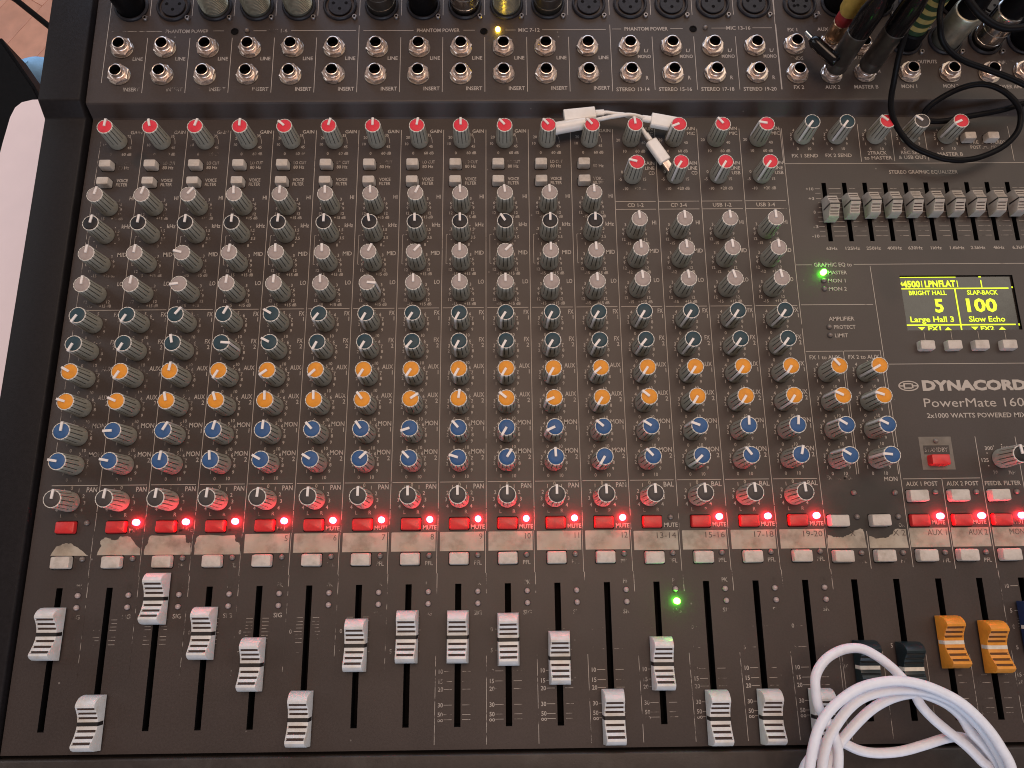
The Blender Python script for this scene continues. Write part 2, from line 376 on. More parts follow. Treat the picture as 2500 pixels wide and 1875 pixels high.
def vline(mb, x, y0, y1, w=LW, z=.004, mi=None, n=1, x1=None, zf=None):
    xb = x if x1 is None else x1
    for i in range(n):
        a, b = y0 + (y1 - y0) * i / n, y0 + (y1 - y0) * (i + 1) / n
        xa, xc = x + (xb - x) * i / n, x + (xb - x) * (i + 1) / n
        if n > 1: xa, xc = bow(x, a), bow(x, b)
        za, zb = (z, z) if zf is None else (zf(a) + z, zf(b) + z)
        mb.quad((xa + w / 2, a, za), (xa - w / 2, a, za), (xc - w / 2, b, zb), (xc + w / 2, b, zb), mi)
KX = .44
KY = dict(gain=4.175, hi=2.475, khz=1.79, mid=1.08, lo=.362, fx1=-.333, fx2=-.963, aux1=-1.57, aux2=-2.207, mon1=-2.822, mon2=-3.437, pan=-4.19)
SY = dict(gain=4.18, line=3.22, hi=1.821, mid=1.119, lo=.408, fx1=-.326, fx2=-.957, aux1=-1.565, aux2=-2.2, mon1=-2.82, mon2=-3.437, pan=-4.19)
def scale10(mb, kx, ky, mi=0):
    for s, dx, dy in (('0', -.125, -.298), ('10', .155, -.298), ('1', -.22, -.166), ('2', -.262, -.032), ('3', -.255, .09), ('4', -.185, .20), ('5', .075, .25), ('6', .20, .195), ('7', .255, .088), ('8', .267, -.032), ('9', .25, -.167)):
        text(mb, s, kx + dx, ky + dy, .070, mi=mi)
    for a in (28, 52, 76, -52, -76):
        x, y = kx + .265 * math.sin(math.radians(a)), ky + .235 * math.cos(math.radians(a)) - .01
        mb.rect(x - .014, y - .005, x + .014, y + .005, .004, mi)
def scaleeq(mb, kx, ky, mi=0, last='15'):
    for s, dx, dy in (('3', .205, .20), ('6', .258, .09), ('9', .27, -.032), ('12', .255, -.163), ('3', -.195, .20), ('6', -.25, .09), ('9', -.255, -.032), ('12', -.245, -.163)):
        text(mb, s, kx + dx, ky + dy, .068, mi=mi)
    text(mb, '-' + last, kx - .14, ky - .262, .068, mi=mi); text(mb, '+%s dB' % last, kx + .20, ky - .262, .068, mi=mi)
    for a in (38, 62, 84, -38, -62, -84):
        x, y = kx + .235 * math.sin(math.radians(a)), ky + .21 * math.cos(math.radians(a))
        mb.rect(x - .012, y - .005, x + .012, y + .005, .004, mi)
INKS = [M['ink'], M['ink_worn'], M['ink_gone']]
for k in range(1, 17):
    mb = MB(P); X = k - 1.0
    st = k > 12
    lv = 1 if k <= 3 else 0
    B = lambda x, y: bow(X + x, y)
    Y = SY if st else KY
    # strip divider and the cross lines
    vline(mb, X + 1, 4.47, -4.40, n=14); vline(mb, X + 1, -4.42, -4.86, n=2, mi=1)
    vline(mb, X + .985, -4.87, -5.70, n=2, mi=0 if k > 4 else 1, w=.010)
    vline(mb, X + 1, -5.70, -6.1, n=2, mi=1); vline(mb, X + 1, -6.25 if k < 8 else -7.28, -8.9 if k >= 8 else -7.6, n=3, mi=2 if k < 8 else 1, w=.011)
    if k == 1: vline(mb, X + .03, 4.2, -3.2, n=8, mi=1)
    hline(mb, B(.03, 0), B(.95, 0), 0.004, mi=0); hline(mb, B(.03, -3.85), B(.95, -3.85), -3.853)
    def tx(s, x, y, h, w=None, al='c', mi=lv, bold=.012): text(mb, s, B(x, y), y, h, w, al, bold, mi=mi)
    if not st:
        tx('GAIN', .95, 4.432, .085, .27, 'r', mi=lv)
        for s, x, y in (('10', .135, 4.10), ('20', .16, 4.27), ('35', .66, 4.33), ('45', .70, 4.03), ('0', .29, 3.855)): tx(s, x, y, .070)
        tx('60 dB', .657, 3.857, .072, mi=1 if k < 7 else 0)
        for (x0, y0, x1, y1) in ((.70, 4.29, .725, 4.22), (.725, 4.22, .735, 4.12)):
            vline(mb, B(x0, y0), y0, y1, .009, x1=B(x1, y1))
        tx('LO CUT', .512, 3.621, .078, .29, 'l', mi=2 if k in (1, 2, 12) else 1); tx('80 Hz', .512, 3.504, .078, .25, 'l', mi=1 if k in (1, 12) else 0)
        tx('VOICE', .512, 3.177, .078, .26, 'l', mi=1 if k == 12 else 0); tx('FILTER', .512, 3.069, .078, .26, 'l', mi=1 if k == 12 else 0)
        for n in ('hi', 'mid', 'lo'): scaleeq(mb, B(KX, Y[n]), Y[n], mi=lv)
        tx('HI', .945, Y['hi'] + .25, .095, .09, 'r', 0); tx('MID', .95, Y['mid'] + .243, .095, .205, 'r', 0); tx('LO', .955, Y['lo'] + .26, .095, .125, 'r', 0)
        tx('kHz', .95, Y['khz'] + .23, .095, .19, 'r', 0)
        ky = Y['khz']
        for s, dx, dy in (('.3', -.25, .12), ('1.5', .245, .115), ('3.5', .265, -.085), ('8', .165, -.26), ('1', -.165, -.26)): tx(s, KX + dx, ky + dy, .068)
        for dx, dy in ((.19, .20), (.265, .02), (.225, -.185), (-.27, -.01), (-.235, -.14)):
            mb.lathe([(.014, .004)], 6, (B(KX + dx, ky), ky + dy), cap0=False)
        vline(mb, B(.09, 1.4), ky - .02, Y['mid'] - .02, .010); hline(mb, B(.09, 1.7), B(.125, 1.7), ky - .02, .010); hline(mb, B(.09, 1.1), B(.125, 1.1), Y['mid'] - .02, .010)
    else:
        tx('GAIN', .95, 4.475, .085, .27, 'r', 0); tx('MIC', .95, 4.345, .085, .19, 'r', 0)
        for s, x, y in (('20', .125, 4.175), ('40', .72, 4.10), ('10', .276, 3.88)): tx(s, x, y, .072)
        tx('60 dB', .64, 3.879, .074)
        tx('GAIN', .955, 3.562, .085, .27, 'r', 0); tx('LINE', .95, 3.43, .085, .22, 'r', 0); tx('CD' if k < 15 else 'USB', .95, 3.304, .085, .14 if k < 15 else .2, 'r', 0)
        for s, x, y in (('-10', .256, 2.903), ('0', .187, 3.334), ('-5', .14, 3.146), ('15', .709, 3.146)): tx(s, x, y, .072)
        tx('+20 dB', .602, 2.907, .074, mi=2 if k == 13 else 0)
        hline(mb, B(.01, 2.57), B(.94, 2.57), 2.578); hline(mb, B(.01, 2.38), B(.94, 2.38), 2.379)
        tx({13: 'CD 1-2', 14: 'CD 3-4', 15: 'USB 1-2', 16: 'USB 3-4'}[k], .47, 2.482, .092, .37 if k < 15 else .43, mi=0)
        for n in ('hi', 'lo'): scaleeq(mb, B(KX - .03, Y[n]), Y[n] - .03)
        scaleeq(mb, B(KX - .03, Y['mid']), Y['mid'] - .03, last='12')
        tx('HI', .925, Y['hi'] + .22, .095, .09, 'r', 0); tx('MID', .95, Y['mid'] + .222, .095, .205, 'r', 0); tx('LO', .925, Y['lo'] + .222, .095, .125, 'r', 0)
    for n, a, b in (('fx1', 'FX', '1'), ('fx2', 'FX', '2'), ('aux1', 'AUX', '1'), ('aux2', 'AUX', '2'), ('mon1', 'MON', '1'), ('mon2', 'MON', '2')):
        wdt = {'FX': .115, 'AUX': .235, 'MON': .275}[a]
        tx(a, .96, Y[n] + .228, .098, wdt, 'r', 0 if k > 1 else 1); tx(b, .955, Y[n] + .10, .092, None, 'r', 0 if k > 2 else 1)
        scale10(mb, B(KX, Y[n]), Y[n], lv)
    tx('BAL' if st else 'PAN', .95, -3.942, .098, .215, 'r', 0)
    for s, dx, dy in (('0', 0, .285), ('1', .148, .235), ('2', .254, .115), ('3', .287, -.023), ('4', .245, -.16), ('1', -.148, .235), ('2', -.25, .115), ('3', -.28, -.023), ('4', -.25, -.16)): tx(s, KX + dx, Y['pan'] + dy, .075)
    tx('L', .30, -4.467, .075, mi=1 if k > 3 else 2); tx('R', .583, -4.467, .075, mi=1)
    if k > 1: tx('MUTE', .83, -4.78, .085, .28, mi=2 if k < 5 else 1 if k < 8 else 0)
    tx('PFL', .83, -5.496, .080, .155, mi=2 if k < 6 else 1)
    tx('SIG', .828, -6.473, .085, .17, mi=(2 if k not in (3, 4, 5) else 1)); tx('PK', .835, -5.888, .085, .12, mi=2)
    # fader scale: what is left of it
    if k > 1:
        for s, y in (('5', -6.44), ('0', -6.79), ('5', -7.186), ('10', -7.573), ('15', -7.758), ('20', -7.90), ('30', -8.187), ('50', -8.36), ('oo', -8.451)):
            low = y < -7.5
            mi = (0 if k in (11, 12, 15, 16) or (k == 10 and y < -8.1) else 1 if k > 8 else None) if low else (None if y == -6.44 else 1 if 3 < k < 8 and y > -7 else 2 if k > 4 else None)
            if mi is None: continue
            tx(s, .107, y, .078, mi=mi)
            hline(mb, B(.17, y), B(.33, y), y, .009, mi=max(mi, 1 if k < 11 else 0)); hline(mb, B(.53, y), B(.69, y), y, .009, mi=max(1, mi))
        if 1 < k < 9:
            for i, y in enumerate((-6.53, -6.60, -6.665, -6.725, -6.855, -6.92, -7.0)):
                hline(mb, B(.21, y), B(.34, y), y, .009, mi=1 if k > 2 else 2); hline(mb, B(.53, y), B(.66, y), y, .009, mi=1)
    part0('printed_legend', mb.mesh('printed_legend', INKS))
# master section
mb = MB(P)
for s, x, y, h, w in (('FX 1 SEND', 16.523, 3.74, .088, .62), ('FX 2 SEND', 17.32, 3.745, .088, .62), ('2TRACK', 18.242, 3.805, .088, .45), ('to MASTER', 18.25, 3.676, .088, .66), ('REC SEND', 19.10, 3.812, .088, .58), ('& USB OUT', 19.07, 3.685, .088, .66), ('MASTER B', 19.974, 3.765, .088, .60),
        ('PRE', 20.60, 4.08, .082, .19), ('STEREO', 21.16, 4.078, .082, .36), ('POST', 20.61, 3.945, .082, .25), ('MONO', 21.12, 3.945, .082, .28), ('STEREO GRAPHIC EQUALIZER', 19.262, 3.30, .088, 1.62),
        ('+10', 16.535, 2.872, .072, .18), ('+3', 16.55, 2.627, .072, .13), ('0', 16.588, 2.28, .072, None), ('-3', 16.575, 1.917, .072, .12), ('-10', 16.548, 1.68, .072, .17),
        ('GRAPHIC EQ to', 16.855, .977, .092, .86), ('MASTER', 16.938, .783, .085, .43), ('MON 1', 16.902, .588, .085, .39), ('MON 2', 16.902, .392, .085, .40), ('AMPLIFIER', 16.896, -.315, .088, .57), ('PROTECT', 16.945, -.51, .085, .48), ('LIMIT', 16.849, -.705, .085, .29),
        ('FX 1 to AUX', 16.42, -1.205, .088, .67), ('FX 2 to AUX', 17.28, -1.203, .088, .68),
        ('PowerMate 1600', 19.625, -2.245, .190, 2.35), ('2x1000 WATTS POWERED MIXER', 19.64, -2.527, .100, 2.33),
        ('AUX 1 POST', 18.147, -3.985, .088, .67), ('AUX 2 POST', 19.007, -3.985, .088, .68), ('FEEDB. FILTER', 19.861, -3.986, .088, .76),
        ('300', 19.689, -3.245, .078, .17), ('125', 19.57, -3.499, .078, .15), ('70', 19.747, -3.764, .075, .10), ('7kHz', 20.117, -3.768, .075, .20), ('500', 20.03, -3.24, .075, .15),
        ('MON', 17.508, -3.878, .090, .28)):
    text(mb, s, x, y, h, w, bold=0.0 if h > .15 else .012, mi=1 if s in ('REC SEND', 'MONO', '500', '7kHz', '70') else 0)
text(mb, 'DYNACORD', 19.61, -1.862, .205, 2.28, bold=.055, mi=0)
text(mb, 'FX 1 to MON', 16.45, -3.84, .085, .6, mi=2)
# oval emblem with a square D in it
cx, cy = 18.17, -1.866
n = 40
def ell(a, b): return [(cx + a * math.cos(2 * math.pi * i / n), cy + b * math.sin(2 * math.pi * i / n), .004) for i in range(n)]
o1, o2 = ell(.222, .116), ell(.195, .092)
mb.add(o1 + o2, [(i, (i + 1) % n, n + (i + 1) % n, n + i) for i in range(n)])
for x0, y0, x1, y1 in ((-.11, -.062, -.075, .062), (-.075, .036, .07, .062), (-.075, -.062, .07, -.036), (.07, -.05, .105, .05), (-.20, -.013, -.11, .013), (.105, -.013, .20, .013)):
    mb.rect(cx + x0, cy + y0, cx + x1, cy + y1, .005)
for i, s in enumerate(('63Hz', '125Hz', '250Hz', '400Hz', '630Hz', '1kHz', '1.6kHz', '2.5kHz', '4kHz', '6.3kHz', '10kHz', '16kHz')):
    text(mb, s, EQX[i], 1.374, .074, .25 if len(s) == 4 else .33)
for i in range(13):                                 # equaliser graduations between the slots
    xl = EQX[i - 1] + .10 if i else 16.655; xr = EQX[i] - .10 if i < 12 else 22.6
    for y in (2.876, 2.762, 2.627, 2.516, 2.40, 2.28, 2.155, 2.037, 1.917, 1.80, 1.68):
        if i == 0 and y in (2.516, 2.40): xl2 = 16.70
        else: xl2 = xl
        hline(mb, xl2, xr, y, .008 if y not in (2.876, 2.28, 1.68) else .010, mi=0 if i < 2 else 1)
hline(mb, 16.03, XR, 3.53); hline(mb, 16.02, 16.376, .975); hline(mb, 17.33, XR, .98); hline(mb, 16.025, 17.645, .016); hline(mb, 16.016, 16.832, -1.067); hline(mb, 16.86, 17.656, -1.065); hline(mb, 17.80, XR, -1.372)
hline(mb, 17.762, 18.575, -3.88); hline(mb, 18.60, 19.40, -3.875)
vline(mb, 17.864, 4.58, 3.575, x1=17.842); vline(mb, 18.65, 4.55, 3.585, x1=18.63); vline(mb, 19.44, 4.5, 3.595); vline(mb, 21.462, 4.5, 3.585)
vline(mb, 17.697, .94, -3.2, x1=17.745); vline(mb, 17.66, -1.05, -3.78, x1=17.687); vline(mb, 16.845, -1.07, -3.77); vline(mb, 16.80, -1.3, -3.775)
vline(mb, 16.0, 4.47, 3.55); vline(mb, 17.72, -3.3, -5.68, mi=0); vline(mb, 18.585, -3.88, -5.72); vline(mb, 19.435, -2.99, -5.72); vline(mb, 20.295, -3.0, -5.72); vline(mb, 16.855, -4.95, -5.70)
for x in (16.0, 16.87, 17.73, 18.60, 19.45): vline(mb, x, -7.3, -8.9, mi=1, w=.010)
vline(mb, 19.45, -5.75, -6.9, mi=1)
for x, y0, kx, ky in ((16.41, 0, 16.44, 4.25), (0, 0, 17.24, 4.25), (0, 0, 18.16, 4.24), (0, 0, 18.97, 4.245), (0, 0, 19.87, 4.24)): scale10(mb, kx + .06, ky - .03)
for kx in (16.42, 17.272):
    for ky in (-1.57, -2.213, -2.828, -3.457): scale10(mb, kx, ky)
for dx, dy in ((-.30, -.15), (-.29, .12), (-.13, .27), (.05, .30)): mb.lathe([(.015, .004)], 6, (19.925 + dx, -3.47 + dy), cap0=False)
for x in (18.0, 18.86, 19.70): text(mb, 'MUTE', x + .38, -4.785, .085, .27, mi=1)
for x in (16.69, 17.548, 18.41, 19.26, 20.12): text(mb, 'PFL', x + .02, -5.55, .080, .155, mi=1)
text(mb, 'ON', 17.60, -4.83, .08, .12, mi=2)
for x, y in ((20.835, 4.08), (20.835, 3.945)):                     # little push-button symbols
    hline(mb, x - .07, x - .03, y - .03, .012, mi=1); hline(mb, x - .03, x + .03, y + .02, .012, mi=1); hline(mb, x + .03, x + .07, y - .03, .012, mi=1); vline(mb, x - .03, y - .03, y + .02, .010, mi=1); vline(mb, x + .03, y - .03, y + .02, .010, mi=1)
for x, i0 in ((18.19, 3), (19.03, 4)):
    for s, y in (('15', -7.758), ('20', -7.90), ('30', -8.187), ('50', -8.36), ('oo', -8.451)):
        text(mb, s, x + .50, y, .078, mi=2); hline(mb, x + .58, x + .74, y, .009, mi=1); hline(mb, x + .12, x + .27, y, .009, mi=1)
for s, y in (('10', -6.07), ('5', -6.55), ('0', -6.86), ('5', -7.25)):
    text(mb, s, 19.58, y, .078, mi=1); hline(mb, 19.65, 19.80, y, .010, mi=0 if y > -6.1 else 1)
for i in range(5): hline(mb, 19.68, 19.80, -6.70 - .05 * i, .008, mi=1)
text(mb, '5', 17.07, -7.19, .078, mi=1); text(mb, '10', 16.12, -7.573, .078, mi=1)
# LCD button leader lines
for x in (18.69, 19.29, 19.89, 20.49): vline(mb, x, -.63, -.82, .010)
part0('printed_legend', mb.mesh('printed_legend', INKS))
# standby plate
mb = MB(P); mb.rect(18.217, -3.692, 18.912, -2.988, .004)
part0('standby_plate', mb.mesh('standby_plate', [M['plate']]))
mb = MB(P); mb.rect(18.29, -3.365, 18.84, -3.175, .008); o = part0('standby_plate', mb.mesh('standby_plate', [M['panel']]))
mb = MB(P); text(mb, 'STANDBY', 18.555, -3.268, .085, .50, z=.012, mi=1); part0('printed_legend', mb.mesh('printed_legend', INKS))

# ---- label strips over the faders
mb0 = [(.155, -5.271), (.921, -5.279), (.80, -5.19), (.70, -5.12), (.561, -5.036), (.47, -5.028), (.366, -5.037), (.251, -5.088)]
WS = {1: mb0,
      2: [(1.09, -5.269), (1.967, -5.278), (1.951, -5.142), (1.829, -5.033), (1.76, -4.95), (1.717, -4.911), (1.643, -4.898), (1.52, -4.897), (1.491, -4.962), (1.43, -4.975), (1.357, -4.968), (1.30, -4.94), (1.229, -4.918), (1.15, -4.96), (1.131, -5.013), (1.164, -5.086), (1.12, -5.17)],
      3: [(2.044, -5.274), (2.982, -5.277), (2.967, -5.045), (2.90, -5.04), (2.869, -5.02), (2.865, -4.94), (2.829, -4.886), (2.18, -4.887), (2.125, -4.90), (2.108, -4.96), (2.105, -5.03), (2.05, -5.12)],
      4: [(3.055, -5.278), (3.983, -5.283), (3.975, -5.09), (3.94, -5.05), (3.87, -5.006), (3.86, -4.92), (3.849, -4.897), (3.13, -4.896), (3.085, -4.93), (3.07, -5.02), (3.045, -5.093)],
      17: [(16.015, -5.288), (16.825, -5.285), (16.80, -4.96), (16.789, -4.915), (16.70, -4.903), (16.66, -4.92), (16.598, -4.945), (16.55, -4.99), (16.489, -5.014), (16.41, -5.05), (16.332, -5.074), (16.25, -5.06), (16.16, -5.065), (16.09, -5.03), (16.035, -5.01), (16.02, -5.15)],
      18: [(16.883, -5.29), (17.686, -5.294), (17.673, -4.917), (17.46, -4.915), (17.42, -4.95), (17.40, -4.99), (17.363, -5.023), (17.30, -5.07), (17.228, -5.095), (17.12, -5.09), (17.027, -5.105), (16.95, -5.06), (16.892, -5.05)]}
NAMES = {**{i: str(i) for i in range(5, 13)}, 13: '13-14', 14: '15-16', 15: '17-18', 16: '19-20', 18: 'X 2', 19: 'AUX 1', 20: 'AUX 2', 21: 'MON 1', 22: 'MON 2'}
SX = {**{k: (k - 1 + .045, k - 1 + .955) for k in range(1, 17)}, 17: (16.01, 16.83), 18: (16.88, 17.69), 19: (17.74, 18.548), 20: (18.61, 19.40), 21: (19.47, 20.26), 22: (20.33, 21.1)}
for k in range(1, 23):
    mb = MB(P); x0, x1 = SX[k]
    if k <= 16: x0, x1 = bow(x0, -5), bow(x1, -5)
    yb, yt = (-5.262, -4.878) if k < 13 else (-5.282, -4.895)
    if k in WS: pts = [(x, y, .005) for x, y in WS[k]]
    else:
        pts = [(x0, yb, .005), (x1, yb, .005), (x1, yt + .012, .005), (x1 - .012, yt, .005), (x0 + .012, yt, .005), (x0, yt - .012, .005)]
    # jag long edges of the worn ones
    if k in WS:
        q = []
        for a, b in zip(pts, pts[1:] + pts[:1]):
            q.append(a)
            if abs(a[1] + 5.27) > .03 or abs(b[1] + 5.27) > .03:
                for t in (.35, .7): q.append((a[0] + (b[0] - a[0]) * t + rnd.uniform(-.012, .012), a[1] + (b[1] - a[1]) * t + rnd.uniform(-.012, .012), .005))
        pts = q
    mb.add(pts, [tuple(range(len(pts)))])
    o = part0('label_strip', mb.mesh('label_strip', [M['strip']]), 'cream label strip worn away at its edges' if k in WS else None)
    if k in NAMES:
        mb = MB(P); text(mb, NAMES[k], x1 - .035, yt - .093, .115, None if k < 13 else {5: .40, 3: .26}.get(len(NAMES[k]), .44), 'r', bold=0.0, z=.009)
        l = link('printed_number', mb.mesh('printed_number', [M['strip_ink']]), o)
    if k == 17:
        mb = MB(P); text(mb, 'X', 16.56, -4.99, .115, None, 'c', bold=0.0, z=.009); link('printed_number', mb.mesh('printed_number', [M['strip_ink']]), o)

# ---- knobs
NG = 13
def knob_mesh():
    mb = MB(.001); per = 6; n = NG * per
    ph = [0, .13, .5, .87, .93, .96]
    def ring(r, z, dep):
        out = []
        for g in range(NG):
            for q in range(per):
                f = [0.0, .36, .70, .77, .88, .95][q]
                d = dep if q == 4 else dep * .25 if q in (3, 5) else 0
                a = 2 * math.pi * (g + f) / NG; out.append(((r - d) * math.cos(a), (r - d) * math.sin(a), z))
        return out
    R = [ring(5.55, .3, 0), ring(5.6, 1.0, 0), ring(5.42, 4.2, 0), ring(5.38, 4.9, .5), ring(5.0, 12.5, .62), ring(4.87, 15.8, .55), ring(4.86, 16.9, .5), ring(4.76, 17.35, .42), ring(4.34, 17.42, .05), ring(4.28, 16.9, 0)]
    def mi(j, i):
        if j in (6, 7): return 2
        return 1 if (3 <= j <= 5 and i % per in (3, 4)) else 0
    mb.rings(R, mis=mi); return mb.mesh('knob', [M['knob'], M['knobgroove'], M['knobrim']], smooth=38)
def cap_mesh():
    mb = MB(.001); mb.lathe([(4.30, 16.6), (4.27, 17.25), (4.0, 17.45), (2.2, 17.58), (.6, 17.62)], 36); return mb
def pointer_mesh():
    mb = MB(.001); w = .66
    prof = [(.0, 17.2), (.0, 18.15), (.3, 18.3), (4.95, 18.15), (5.3, 17.7), (5.42, 15), (5.78, 4.0), (5.75, 2.6), (5.2, 2.6), (4.4, 12.0), (4.3, 17.2)]
    n = len(prof)
    a = [(-w, r, z) for r, z in prof]; b = [(w, r, z) for r, z in prof]
    mb.add(a + b, [tuple(range(n)), tuple(range(2 * n - 1, n - 1, -1))] + [(i + n, (i + 1) % n + n, (i + 1) % n, i) for i in range(n)])
    me = mb.mesh('pointer', [M['pointer']]); bm = bmesh.new(); bm.from_mesh(me); bmesh.ops.recalc_face_normals(bm, faces=bm.faces); bm.to_mesh(me); bm.free(); return me
KM = knob_mesh(); PMsh = pointer_mesh(); CAPM = {k: cap_mesh().mesh('knob_cap', [m], smooth=40) for k, m in CM.items()}
knob0 = link('knob', KM, CON); cap0 = link('knob_cap', CAPM['red'], knob0); ptr0 = link('pointer', PMsh, knob0)
first = [True]
def knob(X, Y, colour, deg, lean=True):
    """deg: where the white line points, clockwise from straight up as the camera sees it"""
    if first[0]: k, c, p = knob0, cap0, ptr0; first[0] = False
    else:
        k, c, p = knob0.copy(), cap0.copy(), ptr0.copy()
        for o in (k, c, p): COL.objects.link(o)
        k.parent = CON; c.parent = k; p.parent = k
    c.data = CAPM[colour]
    k['label'] = {'red': 'red capped knob', 'grey': 'grey capped knob', 'black': 'black capped knob', 'teal': 'dark teal capped knob', 'orange': 'orange capped knob', 'blue': 'blue capped knob', 'dark': 'dark brown capped knob'}[colour]
    k.location = W(X, Y) - CL
    k.rotation_euler = (0, 0, -math.radians(deg - .76 * (9.4 - X)))
AN = {
 'gain': [10, -8, 20, 5, -45, 15, 2, 10, 0, -40, -40, -40, -8, -115, -40, -82],
 'hi': [18, 20, 42, 0, 4, 0, 0, 25, -2, -5, -2, -3, -5, -5, -6, -6],
 'khz': [14, 10, 8, 6, 7, 4, -9, 0, 0, -32, 0, 0],
 'mid': [10, 10, -70, 9, 0, 0, 25, 42, 0, 45, 0, -3, -4, -6, -6, -6],
 'lo': [8, 10, -90, 8, 6, 0, 97, 0, 0, 0, 0, -2, -5, -8, -17, -13],
 'fx1': [-140, -143, 42, 30, -55, -140, -150, -147, -152, -148, -153, -149, -150, -149, -149, -149],
 'fx2': [-146, -147, -9, 98, -58, -150, -149, -139, -152, -152, -150, -143, -143, -148, -148, -147],
 'aux1': [-54, -143, 11, -145, -122, -131, -147, -145, -150, -150, -150, -131, -148, -148, -148, -150],
 'aux2': [-66, -60, -9, -15, 0, 0, -34, 57, 8, -50, -114, -149, -51, -150, -149, -150],
 'mon1': [9, -86, 33, 16, 7, -40, -34, -106, -40, -149, -115, -50, -58, -71, 0, 3],
 'mon2': [-73, -73, 11, -4, -57, -55, 48, -43, -71, 32, -3, -150, -44, -136, -38, 12],
 'pan': [10, 11, 9, 8, 7, 4, 2, 0, 0, 0, 0, -2, -4, -6, -7, -8]}
RC = dict(gain='red', line='red', hi='grey', khz='black', mid='grey', lo='grey', fx1='teal', fx2='teal', aux1='orange', aux2='orange', mon1='blue', mon2='blue', pan='dark')
for row, angs in AN.items():
    for k, a in enumerate(angs, 1):
        y = (SY if k > 12 else KY)[row]; x = k - 1 + (KX if k <= 12 else .425)
        knob(bow(x, y), y, RC[row], a)
for k, a in zip(range(13, 17), (-75, -150, -152, -148)): knob(bow(k - 1 + .425, 3.22), 3.22, 'red', a)
for x, c, a in ((16.564, 'teal', -147), (17.366, 'teal', -147), (18.293, 'red', -53), (19.091, 'dark', -55), (19.994, 'red', -122)): knob(x - .06, 4.235, c, a)
for x, a in ((16.422, (-43, -68, -61, -61)), (17.272, (-125, -76, -67, -90))):
    for y, c, d in zip((-1.57, -2.213, -2.828, -3.457), ('orange', 'orange', 'blue', 'blue'), a): knob(x, y, c, d)
knob(19.925, -3.47, 'black', -12)

# ---- push buttons
def button_mesh(w, d, h, m, name='push_button'):
    mb = MB(.001); mb.rbox(w, d, 0, h, .9, .7, taper=.25); return mb.mesh(name, [m], smooth=35)
BM = {'small': button_mesh(7.3, 5.0, 5.2, M['button']), 'wide': button_mesh(10.4, 6.3, 3.3, M['button']), 'red': button_mesh(10.5, 6.3, 2.7, M['buttonred']), 'redtall': button_mesh(10.4, 6.0, 5.0, M['buttonred']), 'tall': button_mesh(10.6, 6.3, 4.6, M['button']), 'lcd': button_mesh(8.6, 5.6, 4.2, M['button'])}
mb = MB(.001); mb.rbox(11.6, 7.5, -.4, .06, .9, .02); well_w = mb.mesh('button_well', [M['black']])
mb = MB(.001); mb.rbox(8.4, 6.2, -.4, .06, .9, .02); well_s = mb.mesh('button_well', [M['black']])
def button(kind, X, Y, label=None):
    o = part('push_button', BM[kind], X, Y, 0, (0, 0, rnd.uniform(-.012, .012)), label)
    link('button_well', well_s if kind in ('small', 'lcd') else well_w, o)
for k in range(1, 13):
    button('small', bow(k - 1 + .29, 3.53), 3.525); button('small', bow(k - 1 + .29, 3.09), 3.085)
for k in range(1, 17):
    button('red', bow(k - 1 + .440, -4.71), -4.712, 'red mute button'); button('wide', bow(k - 1 + .443, -5.42), -5.412 - (.02 if k > 12 else 0))
for x in (16.27, 17.13): button('tall', x, -4.735)
for x in (17.975, 18.86, 19.69): button('red', x, -4.742, 'red mute button')
for x in (16.28, 17.137, 18.0, 18.835, 19.71, 20.55): button('tall', x, -5.45)
for x in (17.985, 18.843, 19.69): button('tall', x, -4.24)
for x in (18.695, 19.292, 19.89, 20.502): button('lcd', x - .04, -.975)
button('redtall', 18.54, -3.50, 'red standby button')
for x in (20.486, 21.029): button('small', x - .07, 4.155)

# ---- small lights
def led_mesh(m):
    mb = MB(.001); q, up = (1.0, .4) if 'yellow' in m.name else (1.2, 1.3) if 'lit' in m.name else (1.0, 0.0)
    mb.lathe([(1.45 * q, .0), (1.45 * q, .7 * q + up), (1.2 * q, 1.25 * q + up), (.65 * q, 1.65 * q + up), (.2 * q, 1.75 * q + up)], 12); return mb.mesh('indicator_light', [m], smooth=60)
LM = {k: led_mesh(M[k]) for k in ('led_off', 'led_off_dark', 'led_red', 'led_green', 'led_yellow')}
mb = MB(.001); mb.lathe([(1.8, .0), (1.75, .08), (1.5, .1), (1.46, .03)], 16, cap0=False, cap1=False); bez = mb.mesh('bezel_ring', [M['socket']])
def led(kind, X, Y, Z=0, label=None, rot=(0, 0, 0)):
    o = part('indicator_light', LM[kind], X, Y, Z, rot, label)
    if 'off' in kind: link('bezel_ring', bez, o)
for k in range(1, 17):
    lit = k not in (1, 13)
    led('led_red' if lit else 'led_off_dark', bow(k - 1 + .832, -4.62), -4.622, label='lit red mute light' if lit else None)
    led('led_off_dark', bow(k - 1 + .828, -5.345), -5.345)
    led('led_off', bow(k - 1 + .828, -6.06), -6.058); 
    led('led_green' if k == 13 else 'led_off', bow(k - 1 + .83, -6.29), -6.290, label='lit green signal light' if k == 13 else None)
for x in (18.412, 19.276, 20.122): led('led_red', x, -4.66, label='lit red mute light')
for x, y in ((16.684, -4.158), (17.55, -4.163), (16.69, -4.655), (17.551, -4.66), (18.40, -4.163), (19.263, -4.165), (20.117, -4.167), (18.573, -3.08), (16.692, -5.387), (17.548, -5.39), (18.414, -5.392), (19.26, -5.395), (20.12, -5.398)): led('led_off_dark', x, y)
led('led_green', 16.605, .778, label='lit green light beside the word MASTER')
for x, y in ((16.603, .59), (16.598, .393), (16.597, -.508), (16.595, -.704)): led('led_off_dark', x, y)

